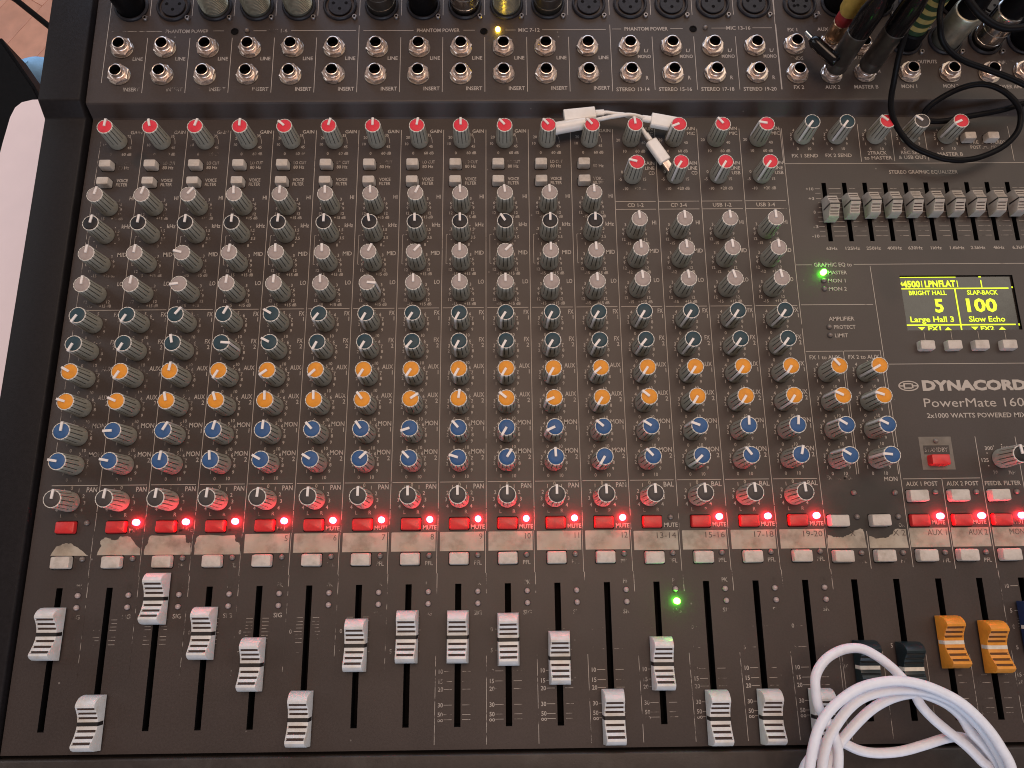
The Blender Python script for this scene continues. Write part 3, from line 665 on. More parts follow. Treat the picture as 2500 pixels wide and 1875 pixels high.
# ---- fader caps
def fader_mesh(kind, bodym, grimem):
    """concave finger grip with grooves; profile runs from the far end to the near end"""
    mb = MB(.001)
    if kind == 'long':
        base = [(13.4, 2.8), (13.2, 6.4), (12.4, 8.8), (11.0, 10.6), (9.6, 11.4), (8.6, 11.2), (7.4, 10.0), (5, 8.1), (2.5, 6.9), (0, 6.5), (-2.5, 6.9), (-5, 8.1), (-7.4, 9.9), (-9.2, 11.5), (-10.2, 11.6), (-11.6, 10.2), (-12.8, 7.4), (-13.4, 2.6)]
        gr = [7.8, 5.4, 3.0, -3.2, -5.9, -8.4]; hb, ht, zt, zb = 5.85, 5.1, 11.0, 1.6; gw, gd = .56, .7
    else:
        base = [(7.6, 2.0), (7.3, 7.6), (6.6, 9.0), (4.0, 9.7), (1.4, 11.3), (.3, 11.9), (-.3, 11.9), (-1.3, 11.3), (-3, 10.0), (-5, 9.0), (-6.6, 8.6), (-7.2, 7.6), (-7.6, 2.0)]
        gr = [5.2, 3.3, -2.4, -4.0, -5.6]; hb, ht, zt, zb = 3.5, 3.1, 11.9, 1.4; gw, gd = .26, .4
    def zat(y):
        for (a, za), (b, zb_) in zip(base, base[1:]):
            if a >= y >= b: return za + (zb_ - za) * (a - y) / (a - b + 1e-9)
    # smooth the profile, then cut the grooves in
    pr = [(y, z, 0) for y, z in base]
    for g in gr:
        pr = [p for p in pr if not (g - gw - .15 < p[0] < g + gw + .15)]
        z = zat(g); pr += [(g + gw, zat(g + gw), 0), (g + gw * .55, z - gd, 1), (g - gw * .55, z - gd, 1), (g - gw, zat(g - gw), 0)]
    ends = {base[0], base[-1]}
    pr.sort(key=lambda p: -p[0]); n = len(pr)
    def hw(z): return hb + (ht - hb) * max(0, min(1, (z - zb) / (zt - zb)))
    rows = []
    for y, z, g in pr:
        zo = zat(y) if g else z
        h = hw(zo); e = .55; hi = h - e - (.25 if g else 0)
        rows.append([(-hb, y, zb), (-h, y, zo - e), (-h + e * .35, y, zo - e * .2), (-hi, y, z), (hi, y, z), (h - e * .35, y, zo - e * .2), (h, y, zo - e), (hb, y, zb)])
    b = len(mb.v); mb.v += [(x * .001, y * .001, z * .001) for r in rows for x, y, z in r]
    for i in range(n - 1):
        gg = pr[i][2] or pr[i + 1][2]
        for j in range(7):
            mb.f.append([b + i * 8 + j, b + (i + 1) * 8 + j, b + (i + 1) * 8 + j + 1, b + i * 8 + j + 1]); mb.m.append(1 if gg and j == 3 else 0)
    mb.f.append([b + j for j in range(8)]); mb.m.append(0); mb.f.append([b + (n - 1) * 8 + j for j in range(8)][::-1]); mb.m.append(0)
    me = mb.mesh('fader_cap', [bodym, grimem], smooth=32)
    bm = bmesh.new(); bm.from_mesh(me); bmesh.ops.recalc_face_normals(bm, faces=bm.faces); bm.to_mesh(me); bm.free()
    # index line: a strip over the top and down both sides
    ib = MB(.001); y = .95 if kind == 'long' else .45; z = zat(y) + .05; hz = hw(z)
    for sgn in (1,):
        pts = [(-hb - .05, 2.2 if kind == 'long' else 3.0), (-hz - .05, z - .5), (-hz + .3, z + .06), (hz - .3, z + .06), (hz + .05, z - .5), (hb + .05, 2.2 if kind == 'long' else 3.0)]
        inn = [(-hb + .6, 2.2), (-hz + .6, z - .9), (-hz + .7, z - .6), (hz - .7, z - .6), (hz - .6, z - .9), (hb - .6, 2.2)]
        A = [(x, y, zz) for x, zz in pts]; Bq = [(x, -y, zz) for x, zz in pts]
        for i in range(5): ib.quad(A[i], Bq[i], Bq[i + 1], A[i + 1])
        for i in range(5):
            ib.quad((pts[i][0], y, pts[i][1]), (pts[i + 1][0], y, pts[i + 1][1]), (inn[i + 1][0], y, inn[i + 1][1]), (inn[i][0], y, inn[i][1]))
            ib.quad((inn[i][0], -y, inn[i][1]), (inn[i + 1][0], -y, inn[i + 1][1]), (pts[i + 1][0], -y, pts[i + 1][1]), (pts[i][0], -y, pts[i][1]))
    return me, ib
def idx(ib, m): return ib.mesh('index_line', [m])
fl, ib = fader_mesh('long', M['faderwhite'], M['grime']); il_b = idx(ib, M['indexblack']); il_w = idx(ib, M['indexwhite'])
fo = fader_mesh('long', M['faderorange'], M['grimeorange'])[0]; ft = fader_mesh('long', M['faderteal'], M['grimeteal'])[0]; fb = fader_mesh('long', M['faderblue'], M['grimeteal'])[0]
fsm, ibs = fader_mesh('short', M['slidergrey'], M['grime']); il_s = idx(ibs, M['indexblack'])
FY = [-6.776, -8.404, -6.127, -6.794, -7.384, -8.379, -7.051, -6.907, -6.918, -6.974, -7.329, -8.417, -7.458, -8.456, -8.451, -8.45, -7.57, -7.607, -7.124, -7.223, -6.86]
mb = MB(.001); mb.box(-1.0, -3.2, -6, 1.0, 3.2, 2.2); stem = mb.mesh('stem', [M['black']])
for i, y in enumerate(FY):
    x = bow(FS[i], y); me, il, lab = (fl, il_b, None) if i < 16 else (ft, il_w, 'dark teal fader cap') if i < 18 else (fo, il_w, 'orange fader cap') if i < 20 else (fb, il_w, 'dark blue fader cap')
    o = part('fader_cap', me, x, y, 0, (0, 0, rnd.uniform(-.01, .01)), lab); link('index_line', il, o); link('stem', stem, o)
EQY = [2.275, 2.345, 2.365, 2.37, 2.375, 2.385, 2.39, 2.395, 2.395, 2.40, 2.40, 2.40]
for x, y in zip(EQX, EQY):
    o = part('slider_cap', fsm, x, y); link('index_line', il_s, o); link('stem', stem, o)

# ---- display
mb = MB(P)
x0, y0, x1, y1 = LCD; dz = -.05
mb.quad((x0, y0, dz), (x1, y0, dz), (x1, y1, dz), (x0, y1, dz), 0)
for a, b in (((x0, y0), (x1, y0)), ((x1, y0), (x1, y1)), ((x1, y1), (x0, y1)), ((x0, y1), (x0, y0))):
    mb.quad((a[0], a[1], 0), (b[0], b[1], 0), (b[0], b[1], dz), (a[0], a[1], dz), 1)
disp = part0('display', mb.mesh('display', [M['lcdglass'], M['black']]))
mb = MB(P); zz = dz + .008; BX = .035
def lt(s, xl, xr, y, h, bold=.03): text(mb, s, (xl + xr) / 2, y, h, xr - xl, bold=bold, z=zz)
hline(mb, 18.35, 19.63, .672, .02, zz)
lt('4500', 18.40, 18.80, .51, .145, .045); lt('LPN', 18.90, 19.20, .512, .145, .045); lt('FLAT', 19.22, 19.60, .515, .145, .045)
mb.add([(18.34, .515, zz), (18.40, .575, zz), (18.40, .455, zz)], [(0, 2, 1)])
vline(mb, 18.835, .59, .43, .022, zz); vline(mb, 19.645, .59, .43, .022, zz); vline(mb, 20.19, .60, .42, .028, zz)
mb.rect(20.15, .66, 20.21, .69, zz); mb.rect(20.86, .40, 20.89, .44, zz); mb.rect(20.86, -.49, 20.89, -.44, zz)
hline(mb, 18.345, 20.79, .40, .032, zz); hline(mb, 18.345, 20.80, -.463, .032, zz); vline(mb, 19.568, .385, -.59, .034, zz)
lt('BRIGHT HALL', 18.515, 19.365, .298, .10, .03); lt('SLAP-BACK', 19.83, 20.53, .30, .10, .03)
lt('5', 19.05, 19.25, -.01, .295, .034); lt('100', 19.77, 20.46, -.005, .295, .034)
lt('Large Hall 3', 18.455, 19.435, -.33, .125, .026); lt('Slow Echo', 19.772, 20.585, -.33, .125, .026)
lt('FX1', 18.82, 19.11, -.55, .10, .04); lt('FX2', 20.0, 20.30, -.55, .10, .04)
for x, u in ((18.68, 0), (19.27, 1), (19.87, 0), (20.48, 1)):
    s = .04 if u else -.04
    mb.add([(x - .085, -.55 - s, zz), (x + .085, -.55 - s, zz), (x, -.55 + s, zz)], [(0, 1, 2) if u else (0, 2, 1)])
link('display_text', mb.mesh('display_text', [M['lcdtext']]), disp)

# ---- connector panel: legends
mb = MB(P); kw = dict(zf=JZ)
for (a, b, y, w) in ((.13, 1.33, 6.868, 1), (2.53, 2.79, 6.878, 1), (3.49, 3.80, 6.878, 0), (4.386, 5.93, 6.88, 0), (6.105, 7.30, 6.875, 0), (8.49, 8.765, 6.879, 0), (9.49, 9.74, 6.88, 0), (10.37, 11.90, 6.885, 0), (12.05, 12.27, 6.90, 0), (13.45, 13.75, 6.905, 0), (14.44, 14.79, 6.918, 0), (15.43, 15.90, 6.922, 0)):
    hline(mb, a, b, y, mi=w, **kw)
for s, x, y, w, mi in (('PHANTOM POWER', 1.92, 6.868, 1.02, 1), ('MIC 1-6', 4.07, 6.88, .45, 1), ('PHANTOM POWER', 7.89, 6.877, 1.02, 0), ('MIC 7-12', 10.06, 6.88, .51, 0), ('PHANTOM POWER', 12.87, 6.903, 1.04, 0), ('MIC 13-16', 15.09, 6.92, .58, 0)):
    text(mb, s, x, y, .095, w, mi=mi, **kw)
for k in range(1, 17):
    X = k - 1
    if k <= 12:
        text(mb, 'LINE', X + .82, 6.127, .09, .235, mi=1 if k < 3 else 0, **kw); text(mb, 'INSERT', X + .75, 5.317, .095, .375, mi=1 if k < 5 else 0, **kw)
    else:
        text(mb, 'L/', X + .845, 6.31, .088, .10, **kw); text(mb, 'MONO', X + .79, 6.15, .088, .31, **kw); text(mb, 'R', X + .832, 5.58, .095, .065, **kw)
        text(mb, 'STEREO ' + {13: '13-14', 14: '15-16', 15: '17-18', 16: '19-20'}[k], X + .48, 5.275, .095, .78, **kw)
    y0 = 6.69 if k not in (6, 12, 16) else 7.02
    vline(mb, X + 1, y0, 5.225 if k < 13 else 5.26, mi=0, n=1, **kw)
    vline(mb, X + 1, 8.6, 7.29, n=1, **kw)
vline(mb, .055, 8.6, 5.49, mi=0, x1=.035, n=1, **kw); vline(mb, 15.985, 8.6, 5.26, mi=0, **kw)
for s, x, y, w in (('FX 1', 16.39, 6.868, .23), ('SENDS', 16.397, 6.09, .36), ('FX 2', 16.402, 5.317, .24), ('AUX 1', 17.16, 6.88, .34), ('AUX 2', 17.201, 5.317, .35), ('MASTER B', 18.0, 5.32, .57), ('MON 1', 19.02, 5.328, .37), ('MON 2', 20.013, 5.33, .37), ('OUTPUTS', 19.53, 5.987, .46), ('INPUTS', 21.42, 5.957, .38), ('POWER AMP', 21.40, 5.311, .66), ('R', 18.365, 5.741, .06), ('OUT', 17.868, 6.10, .22), ('R', 17.08, 7.33, .06)):
    text(mb, s, x, y, .092, w, mi=1 if s in ('SENDS', 'INPUTS', 'OUT') else 0, **kw)
part0('printed_legend', mb.mesh('printed_legend', [M['ink_jack'], M['ink_jack_worn']]))

# ---- jack sockets
def nut_mesh():
    mb = MB(.001)
    def hexr(r, z): return [(r * math.cos(math.pi / 3 * i), r * math.sin(math.pi / 3 * i), z) for i in range(6)]
    def ring12(f, z):
        out = []
        for i in range(12):
            a = math.pi / 6 * i; r = f[0] if i % 2 == 0 else f[1]; out.append((r * math.cos(a), r * math.sin(a), z))
        return out
    c = math.cos(math.pi / 6)
    mb.rings([ring12((7.1, 7.1 * c), .6), ring12((7.1, 7.1 * c), 2.2), ring12((6.3, 6.15), 2.75), ring12((4.4, 4.4), 2.75), ring12((4.3, 4.3), 2.0)], cap0=False, cap1=False)
    return mb.mesh('jack_socket', [M['nickel']])
def barrel_mesh():
    mb = MB(.001); pr = [(4.75, 2.2), (4.75, 3.4), (4.45, 3.55), (4.3, 3.8), (4.3, 5.6), (4.1, 6.1), (3.75, 6.2), (3.45, 6.0), (3.35, 4.5), (3.3, .9)]
    mb.lathe(pr, 24, cap0=False, cap1=True, mis=lambda j, i: 1 if j >= 7 else 0); return mb.mesh('barrel', [M['nickel'], M['black']], smooth=30)
def washer_mesh():
    mb = MB(.001); mb.lathe([(7.0, .05), (7.05, .5), (6.8, .68), (4.0, .68)], 28, cap0=False, cap1=False); return mb.mesh('washer', [M['nickel_dark']], smooth=30)
NM, BRM, WM = nut_mesh(), barrel_mesh(), washer_mesh()
j0 = link('jack_socket', NM, CON); b0 = link('barrel', BRM, j0); w0 = link('washer', WM, j0); jf = [True]
def jack(X, Y):
    if jf[0]: j, b, w = j0, b0, w0; jf[0] = False
    else:
        j, b, w = j0.copy(), b0.copy(), w0.copy()
        for o in (j, b, w): COL.objects.link(o)
        j.parent = CON; b.parent = j; w.parent = j
    j.location = W(X, Y, JZ(Y)) - CL
    j.rotation_euler = (JROT[0], 0, rnd.uniform(0, 1.04))
    w.location = (rnd.uniform(-.0004, .0004), rnd.uniform(-.0006, 0), 0)
for k in range(1, 17):
    jack(k - 1 + .437, 6.41); jack(k - 1 + .437, 5.69)
for x, y in ((16.39, 6.44), (16.385, 5.68), (17.2, 6.42), (17.2, 5.66), (18.0, 6.42), (17.99, 5.69), (19.055, 5.70), (20.02, 5.695), (20.97, 5.68), (21.80, 5.71)): jack(x, y)

# ---- XLR sockets with screws
def xlr_mesh(npin):
    mb = MB(.001)
    mb.lathe([(10.9, .0), (10.9, 1.2), (10.3, 1.9), (9.6, 1.9), (9.3, 1.4), (9.2, -.0), (9.2, -1.0)], 32, cap0=False, cap1=True, mis=lambda j, i: 1 if j >= 5 else 0)
    return mb.mesh('xlr_socket', [M['socket'], M['black']], smooth=35)
def insert_mesh(pins):
    mb = MB(.001); mb.lathe([(7.6, -1.0), (7.6, 1.3), (7.3, 1.6)], 28); 
    for x, y in pins: mb.lathe([(1.15, 1.62), (.4, 1.64)], 10, (x, y), cap0=False, mis=lambda j, i: 1)
    mb.mi = 0; mb.box(-3.2, 5.6, 1.5, 3.2, 7.8, 2.2); return mb.mesh('insert', [M['socket'], M['black']], smooth=35)
XM = xlr_mesh(3); IN3 = insert_mesh([(-4.1, 1.2), (4.1, 1.2), (0, -2.9)]); IN5 = insert_mesh([(-4.3, 1.8), (4.3, 1.8), (-1.6, -1.6), (3.0, -2.4), (-4, -2)])
mb = MB(.001); mb.lathe([(1.75, .0), (1.75, 1.3), (1.4, 1.8), (.75, 1.8), (.7, .9)], 14, mis=lambda j, i: 1 if j >= 3 else 0); SCR = mb.mesh('screw', [M['screw'], M['black']], smooth=35)
def xlr(X, Y, five=False):
    o = part('xlr_socket', XM, X, Y, JZ(Y), JROT); link('insert', IN5 if five else IN3, o)
    link('screw', SCR, o, (.36 * P, -.325 * P, 0)); link('screw', SCR, o, (-.36 * P, .325 * P, 0))
XL = [k - 1 + .545 + (-.02 if k > 5 else 0) + (-.015 if k > 11 else 0) for k in range(1, 17)]
for i, x in enumerate(XL): xlr(x, 7.535 + .0035 * i)
xlr(16.62, 7.56, True)
for x in (17.55, 18.5, 19.45, 20.4, 21.35): xlr(x, 7.59)
XR2 = [19.06, 20.03, 21.0, 21.93]
for x in XR2: xlr(x, 6.56)
# phantom switches and their lights
mb = MB(.001); mb.lathe([(2.5, .05), (2.4, .3), (1.7, .35), (1.55, -.2)], 16, mis=lambda j, i: 0); PH = mb.mesh('recessed_switch', [M['black']], smooth=35)
for x, y in ((3.045, 6.862), (8.98, 6.85), (14.0, 6.90)): part('recessed_switch', PH, x, y, JZ(y))
for x, y, k in ((3.343, 6.875, 'led_off_dark'), (9.315, 6.885, 'led_yellow'), (14.296, 6.925, 'led_off_dark')): led(k, x, y, JZ(y), 'lit yellow phantom power light' if k == 'led_yellow' else None)

# ------------------------------------------------------------------ plugs standing in the sockets
def xlr_plug(X, Y, kind, label, lean=(0, 0), top=3.4, cable=None, cabm='rubber'):
    z0 = JZ(Y); t = thing('microphone_plug' if Y > 7 else 'output_plug', label, 'audio plug', W(X, Y, z0), 'plugs in the top socket row' if Y > 7 else 'plugs in the output sockets')
    t.rotation_euler = (lean[1], lean[0], 0)
    mm = {'silver': M['silver'], 'black': M['rubber'], 'dark': M['gunmetal'], 'chrome': M['silver_bright'], 'blacksilver': M['silver']}[kind]
    mb = MB(.001)
    prof = [(8.9, -.2), (8.9, 3.0)]
    if kind == 'silver':
        z = 3.0
        while z < 24: prof += [(9.0, z), (9.0, z + .55), (8.75, z + .7), (8.75, z + 1.0)]; z += 1.15
    elif kind in ('dark', 'chrome'):
        prof += [(9.0, 3.2), (9.0, 5.4), (8.6, 5.6), (8.6, 6.1), (9.0, 6.3), (9.0, 13), (8.7, 13.3), (8.7, 13.8), (9.0, 14), (9.0, 26)]
    else: prof += [(9.0, 3.2), (9.2, 8), (9.2, 26)]
    prof += [(8.6, 27), (7.6, 27.4)]
    mb.lathe(prof, 32, mis=None); link('shell', mb.mesh('shell', [mm], smooth=35), t)
    mb = MB(.001); mb.lathe([(7.8, 27.3), (7.8, 30), (7.0, 36), (4.6, 52), (3.4, 60)], 24); link('boot', mb.mesh('boot', [M['rubber']], smooth=35), t)
    pts = cable or [(0, 0, 2.2), (.05, .1, 3.4), (.1, .9, 5.0), (.1, 3.0, 6.0), (0, 6, 5.5)]
    mb = MB(P); mb.tube(pts, .115, 10); link('cable', mb.mesh('cable', [M[cabm]], smooth=60), t)
    return t
UPC = lambda dx: [(0, 0, 2.1), (dx * .2, .15, 3.2), (dx, 1.2, 4.6), (dx * 1.6, 3.2, 5.2), (dx * 2, 6, 4.6)]
for k, kind, lab, dx in ((1, 'black', 'black microphone plug in the leftmost socket of the top row', -.6), (3, 'silver', 'ribbed silver plug just right of the first empty socket', -.2), (4, 'silver', 'middle one of three ribbed silver plugs in a row', 0), (5, 'silver', 'ribbed silver plug just left of the second empty socket', .1),
        (7, 'dark', 'dark metal plug just right of the second empty socket', -.1), (8, 'black', 'black plug between two dark metal plugs', 0), (9, 'chrome', 'shiny chrome plug just left of the lit yellow light', .1), (10, 'silver', 'ribbed silver plug above the lit yellow light', .1), (11, 'dark', 'dark metal plug beside the long run of empty sockets', .2)):
    xlr_plug(XL[k - 1], 7.535 + .0035 * (k - 1), kind, lab, cable=UPC(dx))
xlr_plug(17.55, 7.58, 'black', 'black plug half hidden behind the yellow and red jack plug', cable=UPC(.1))
xlr_plug(18.5, 7.59, 'black', 'added black plug filling the dark top edge behind the two grey jack plugs', cable=UPC(.1))  # top-edge plugs added to fill out the dark, shadowed top right
xlr_plug(19.45, 7.59, 'black', 'added black plug filling the dark top edge behind the striped tape plug', cable=UPC(.1))
xlr_plug(20.4, 7.59, 'black', 'added black plug filling the dark top edge behind the brushed silver plug', cable=UPC(.2))
# outputs: right
t = xlr_plug(XR2[1], 6.56, 'blacksilver', 'brushed silver plug with black boot above the MON 2 jack', cable=UPC(.3))
t = xlr_plug(XR2[2], 6.56, 'chrome', 'chrome ringed plug crossed by the black cord', cable=UPC(.4))
t = xlr_plug(XR2[3], 6.56, 'black', 'black plug at the right edge of the picture', cable=UPC(.4))
# striped one
z0 = JZ(6.56); t = thing('output_plug', 'black plug wrapped in green and yellow striped tape', 'audio plug', W(XR2[0], 6.56, z0), 'plugs in the output sockets')
mb = MB(.001); mb.lathe([(8.9, -.2), (9.1, 3), (9.1, 12), (8.2, 13)], 28); link('shell', mb.mesh('shell', [M['rubber']], smooth=35), t)
mb = MB(.001); z = 13.0; i = 0; R = []
while z < 62: R += [(7.9 - .02 * z, z), (7.9 - .02 * z - .05, z + 3.3)]; z += 3.4
mb.lathe(R, 24, mis=lambda j, i: (j // 2) % 2); link('striped_tape', mb.mesh('striped_tape', [M['tape_green'], M['tape_yellow']], smooth=35), t)
mb = MB(P); mb.tube(UPC(.2)[0:1] + [(0, 0, 2.6)] + UPC(.3)[2:], .12, 10); link('cable', mb.mesh('cable', [M['rubber']], smooth=60), t)

def jack_plug(X, Y, lab, barrelm, L, r, boot, bootm, lean=(0, 0), extra=None):
    t = thing('jack_plug', lab, 'audio plug', W(X, Y, JZ(Y) + .2), 'jack plugs in the right hand sockets'); t.rotation_euler = (lean[1], lean[0], 0)
    mb = MB(.001); mb.lathe([(3.1, -3), (3.1, 1.2), (r * .8, 1.3), (r, 2.2), (r, L * .25), (r * .96, L * .27), (r * .96, L * .3), (r, L * .32), (r, L), (r * .9, L + .6)], 28); link('shell', mb.mesh('shell', [barrelm], smooth=35), t)
    mb = MB(.001); bl = boot
    mb.lathe([(r * .93, L + .3), (r * 1.02, L + 1), (r * 1.02, L + bl * .55), (r * .8, L + bl * .8), (3.2, L + bl)], 24); link('boot', mb.mesh('boot', [bootm], smooth=35), t)
    if extra:
        mb = MB(.001); mb.lathe(extra[0], 24); link('sleeve', mb.mesh('sleeve', [extra[1]], smooth=35), t)
    zt = (L + bl) / 27
    mb = MB(P); mb.tube([(0, 0, zt - .2), (.05, .15, zt + 1), (.2, 1.4, zt + 2.4), (.3, 4, zt + 2.6)], .11, 10); link('cable', mb.mesh('cable', [M['rubber']], smooth=60), t)
    return t
jack_plug(17.2, 5.66, 'long grey metal jack plug in the AUX 2 socket', M['gunmetal'], 33, 6.6, 30, M['gloss'])
jack_plug(17.99, 5.69, 'long grey metal jack plug in the MASTER B socket', M['gunmetal'], 34, 6.6, 34, M['gloss'])
jack_plug(17.2, 6.42, 'brass jack plug with yellow and red sleeve', M['brass'], 16, 5.2, 10, M['boot_red'], extra=([(5.5, 25), (6.4, 27), (6.6, 48), (4, 56)], M['boot_yellow']))
# ------------------------------------------------------------------ loose leads on the console
LINEZ = 0
t = thing('audio_lead', 'thin black lead with right angled mini plug hanging over the jacks', 'cable', W(16.9, 5.55, 1.1))
o0 = W(16.9, 5.55, 1.1)
def rel(p): return tuple((W(*p) - o0))
mb = MB(1.0); mb.tube([rel(p) for p in [(16.96, 5.545, 1.12), (17.07, 5.62, 1.22), (17.195, 5.796, 1.4), (17.389, 6.135, 1.6), (17.51, 6.44, 1.95), (17.6, 6.9, 2.6), (17.7, 8.0, 3.4), (17.8, 10, 3.4)]], .068 * P, 10, rs=lambda q: (.11 if q < .16 else .075) * P); link('cable', mb.mesh('cable', [M['rubber']], smooth=60), t)
mb = MB(1.0); mb.tube([rel(p) for p in [(16.50, 6.07, 1.1), (16.56, 5.985, 1.1), (16.70, 5.80, 1.1), (16.93, 5.53, 1.1), (17.0, 5.46, 1.1)]], .125 * P, 14, smooth=2, rs=lambda q: (.09 + .05 * min(1, q * 4)) * P if q < .9 else .12 * P); link('plug_body', mb.mesh('plug_body', [M['gloss']], smooth=60), t)
mb = MB(1.0); mb.tube([rel(p) for p in [(16.375, 6.255, 1.1), (16.395, 6.23, 1.1), (16.45, 6.15, 1.1), (16.52, 6.05, 1.1)]], .05 * P, 10, smooth=2, rs=lambda q: (.035 if q < .15 else .055) * P); link('plug_tip', mb.mesh('plug_tip', [M['steel_blue']], smooth=60), t)
LOOP = [(17.9, 10, 3.2), (18.0, 8.0, 3.2), (18.05, 7.0, 2.7), (18.139, 6.326, 2.2), (18.261, 5.945, 2.0), (18.20, 5.559, 1.8), (18.18, 5.244, 1.5), (18.235, 4.925, 1.1), (18.247, 4.695, .9), (18.285, 4.424, .75), (18.454, 4.087, .6), (18.758, 3.714, .5), (19.119, 3.526, .45), (19.538, 3.364, .45), (19.978, 3.337, .45), (20.439, 3.442, .45), (20.92, 3.672, .5), (21.214, 3.98, .6), (21.278, 4.32, .7), (21.157, 4.565, .8), (20.919, 4.814, .85), (20.644, 4.989, .85), (20.356, 5.075, .8), (19.991, 5.038, .7), (19.602, 4.871, .6), (19.354, 4.722, .45), (19.275, 4.56, .3), (19.383, 4.49, .26), (19.762, 4.476, .26), (20.298, 4.54, .34), (20.975, 4.62, .44), (21.342, 4.68, .55), (21.728, 4.80, .62), (22.6, 5.2, .8), (23.6, 6.2, .8)]
o0 = W(19.5, 4.4, .3); t = thing('looped_cord', 'thin black cord looped round the REC and MASTER B knobs', 'cable', o0)
mb = MB(1.0); mb.tube([rel(p) for p in LOOP], .066 * P, 10, smooth=5); link('cord', mb.mesh('cord', [M['rubber']], smooth=60), t)
UP = [(19.5, 10, 3.0), (19.35, 8, 2.6), (19.2, 6.9, 2.2), (18.968, 6.129, 2.0), (18.958, 5.781, 1.9), (19.076, 5.545, 1.7), (19.355, 5.394, 1.5), (19.784, 5.30, 1.3), (20.314, 5.171, 1.2), (20.898, 5.009, 1.1), (21.477, 4.798, 1.0), (22.6, 4.4, .9), (23.8, 4.2, .9)]
o0 = W(20, 5.2, 1.2); t = thing('crossing_cord', 'thin black cord sweeping down across the MON 2 jack to the right', 'cable', o0)
mb = MB(1.0); mb.tube([rel(p) for p in UP], .066 * P, 10, smooth=5); link('cord', mb.mesh('cord', [M['rubber']], smooth=60), t)
UP2 = [(18.7, 8.5, 3.2), (18.75, 6.6, 3.1), (18.805, 5.70, 3.0), (18.996, 5.36, 2.9), (19.251, 5.165, 2.8), (19.593, 5.045, 2.7), (19.883, 5.001, 2.7), (20.27, 5.046, 2.8), (21.4, 5.5, 3.2), (22.6, 7, 3.4)]
o0 = W(19.6, 5.05, 2.7); t = thing('hanging_cord', 'black cord hanging in front of the silver plugs at top right', 'cable', o0)
mb = MB(1.0); mb.tube([rel(p) for p in UP2], .075 * P, 10, smooth=5); link('cord', mb.mesh('cord', [M['rubber']], smooth=60), t)

# ------------------------------------------------------------------ white headphone adapters
def oriented(p0, p1):
    a, b = W(*p0), W(*p1); return (a + b) / 2, (b - a).length, (b - a).to_track_quat('X', 'Z')
def put(name, mb, mats, par, origin, p0, p1, smooth=35):
    c, L, q = oriented(p0, p1)
    o = link(name, mb.mesh(name, mats, smooth=smooth), par, c - origin); o.rotation_mode = 'QUATERNION'; o.rotation_quaternion = q; return o
def rodbox(L, w, h, r):                 # a bar along x with rounded ends and edges
    mb = MB(1.0)
    def loop(x, ins):
        hw, hh, rr = w / 2 - ins, h / 2 - ins, max(r - ins, r * .25); out = []
        for qd, (sy, sz) in enumerate(((1, 1), (-1, 1), (-1, -1), (1, -1))):
            for i in range(5):
                a = math.pi / 2 * (qd + i / 4); out.append((x, sy * (hw - rr) + rr * math.cos(a), sz * (hh - rr) + rr * math.sin(a)))
        return out
    e = min(r, w, h) * .25
    mb.rings([loop(-L / 2, e), loop(-L / 2 + e, 0), loop(L / 2 - e, 0), loop(L / 2, e)]); return mb
oA = W(12, 4.4, .3)
tA = thing('headphone_adapter', 'white adapter lead ending in a metal tipped plug between the red knobs', 'adapter cable', oA, 'white adapter leads')
put('housing', rodbox(.735 * P, .31 * P, .17 * P, .05 * P), [M['housing']], tA, oA, (10.832, 4.545, .40), (11.563, 4.625, .40))
put('strain_relief', rodbox(.21 * P, .15 * P, .12 * P, .05 * P), [M['housing']], tA, oA, (11.563, 4.628, .40), (11.77, 4.64, .40))
o0 = oA
mb = MB(1.0); mb.tube([rel(p) for p in [(11.70, 4.64, .40), (11.85, 4.635, .41), (11.993, 4.601, .42), (12.218, 4.56, .44), (12.38, 4.51, .40), (12.51, 4.42, .34), (12.637, 4.293, .31), (12.719, 4.17, .29), (12.76, 4.10, .28)]], .048 * P, 10, smooth=5); link('cable', mb.mesh('cable', [M['housing']], smooth=60), tA)
put('strain_relief', rodbox(.20 * P, .12 * P, .11 * P, .05 * P), [M['housing']], tA, oA, (12.735, 4.155, .285), (12.845, 3.99, .265))
put('plug_housing', rodbox(.60 * P, .285 * P, .17 * P, .06 * P), [M['housing']], tA, oA, (12.845, 3.985, .26), (13.165, 3.47, .22))
put('plug_contact', rodbox(.26 * P, .19 * P, .06 * P, .025 * P), [M['contact']], tA, oA, (13.155, 3.485, .22), (13.29, 3.265, .205))
oB = W(12, 4.45, .3)
tB = thing('headphone_adapter', 'white adapter lead running behind the red knobs to a flat housing', 'adapter cable', oB, 'white adapter leads')
def cyl(L, r, n=24):
    mb = MB(1.0); R = []
    for x, q in ((-L / 2, .9), (-L / 2 + r * .1, 1), (L / 2 - r * .15, 1), (L / 2, .85)): R.append([(x, q * r * math.cos(2 * math.pi * i / n), q * r * math.sin(2 * math.pi * i / n)) for i in range(n)])
    mb.rings(R); return mb
put('socket_sleeve', cyl(.78 * P, .142 * P), [M['housing']], tB, oB, (10.58, 4.255, .35), (11.33, 4.405, .35))
put('strain_relief', cyl(.17 * P, .075 * P), [M['housing']], tB, oB, (11.32, 4.41, .36), (11.49, 4.445, .37))
o0 = oB
mb = MB(1.0); mb.tube([rel(p) for p in [(11.42, 4.43, .36), (11.548, 4.455, .38), (11.907, 4.488, .46), (12.262, 4.488, .54), (12.50, 4.487, .50), (12.70, 4.478, .42), (12.86, 4.46, .40)]], .048 * P, 10, smooth=5); link('cable', mb.mesh('cable', [M['housing']], smooth=60), tB)
put('strain_relief', rodbox(.22 * P, .155 * P, .12 * P, .05 * P), [M['housing']], tB, oB, (12.64, 4.483, .41), (12.86, 4.455, .40))
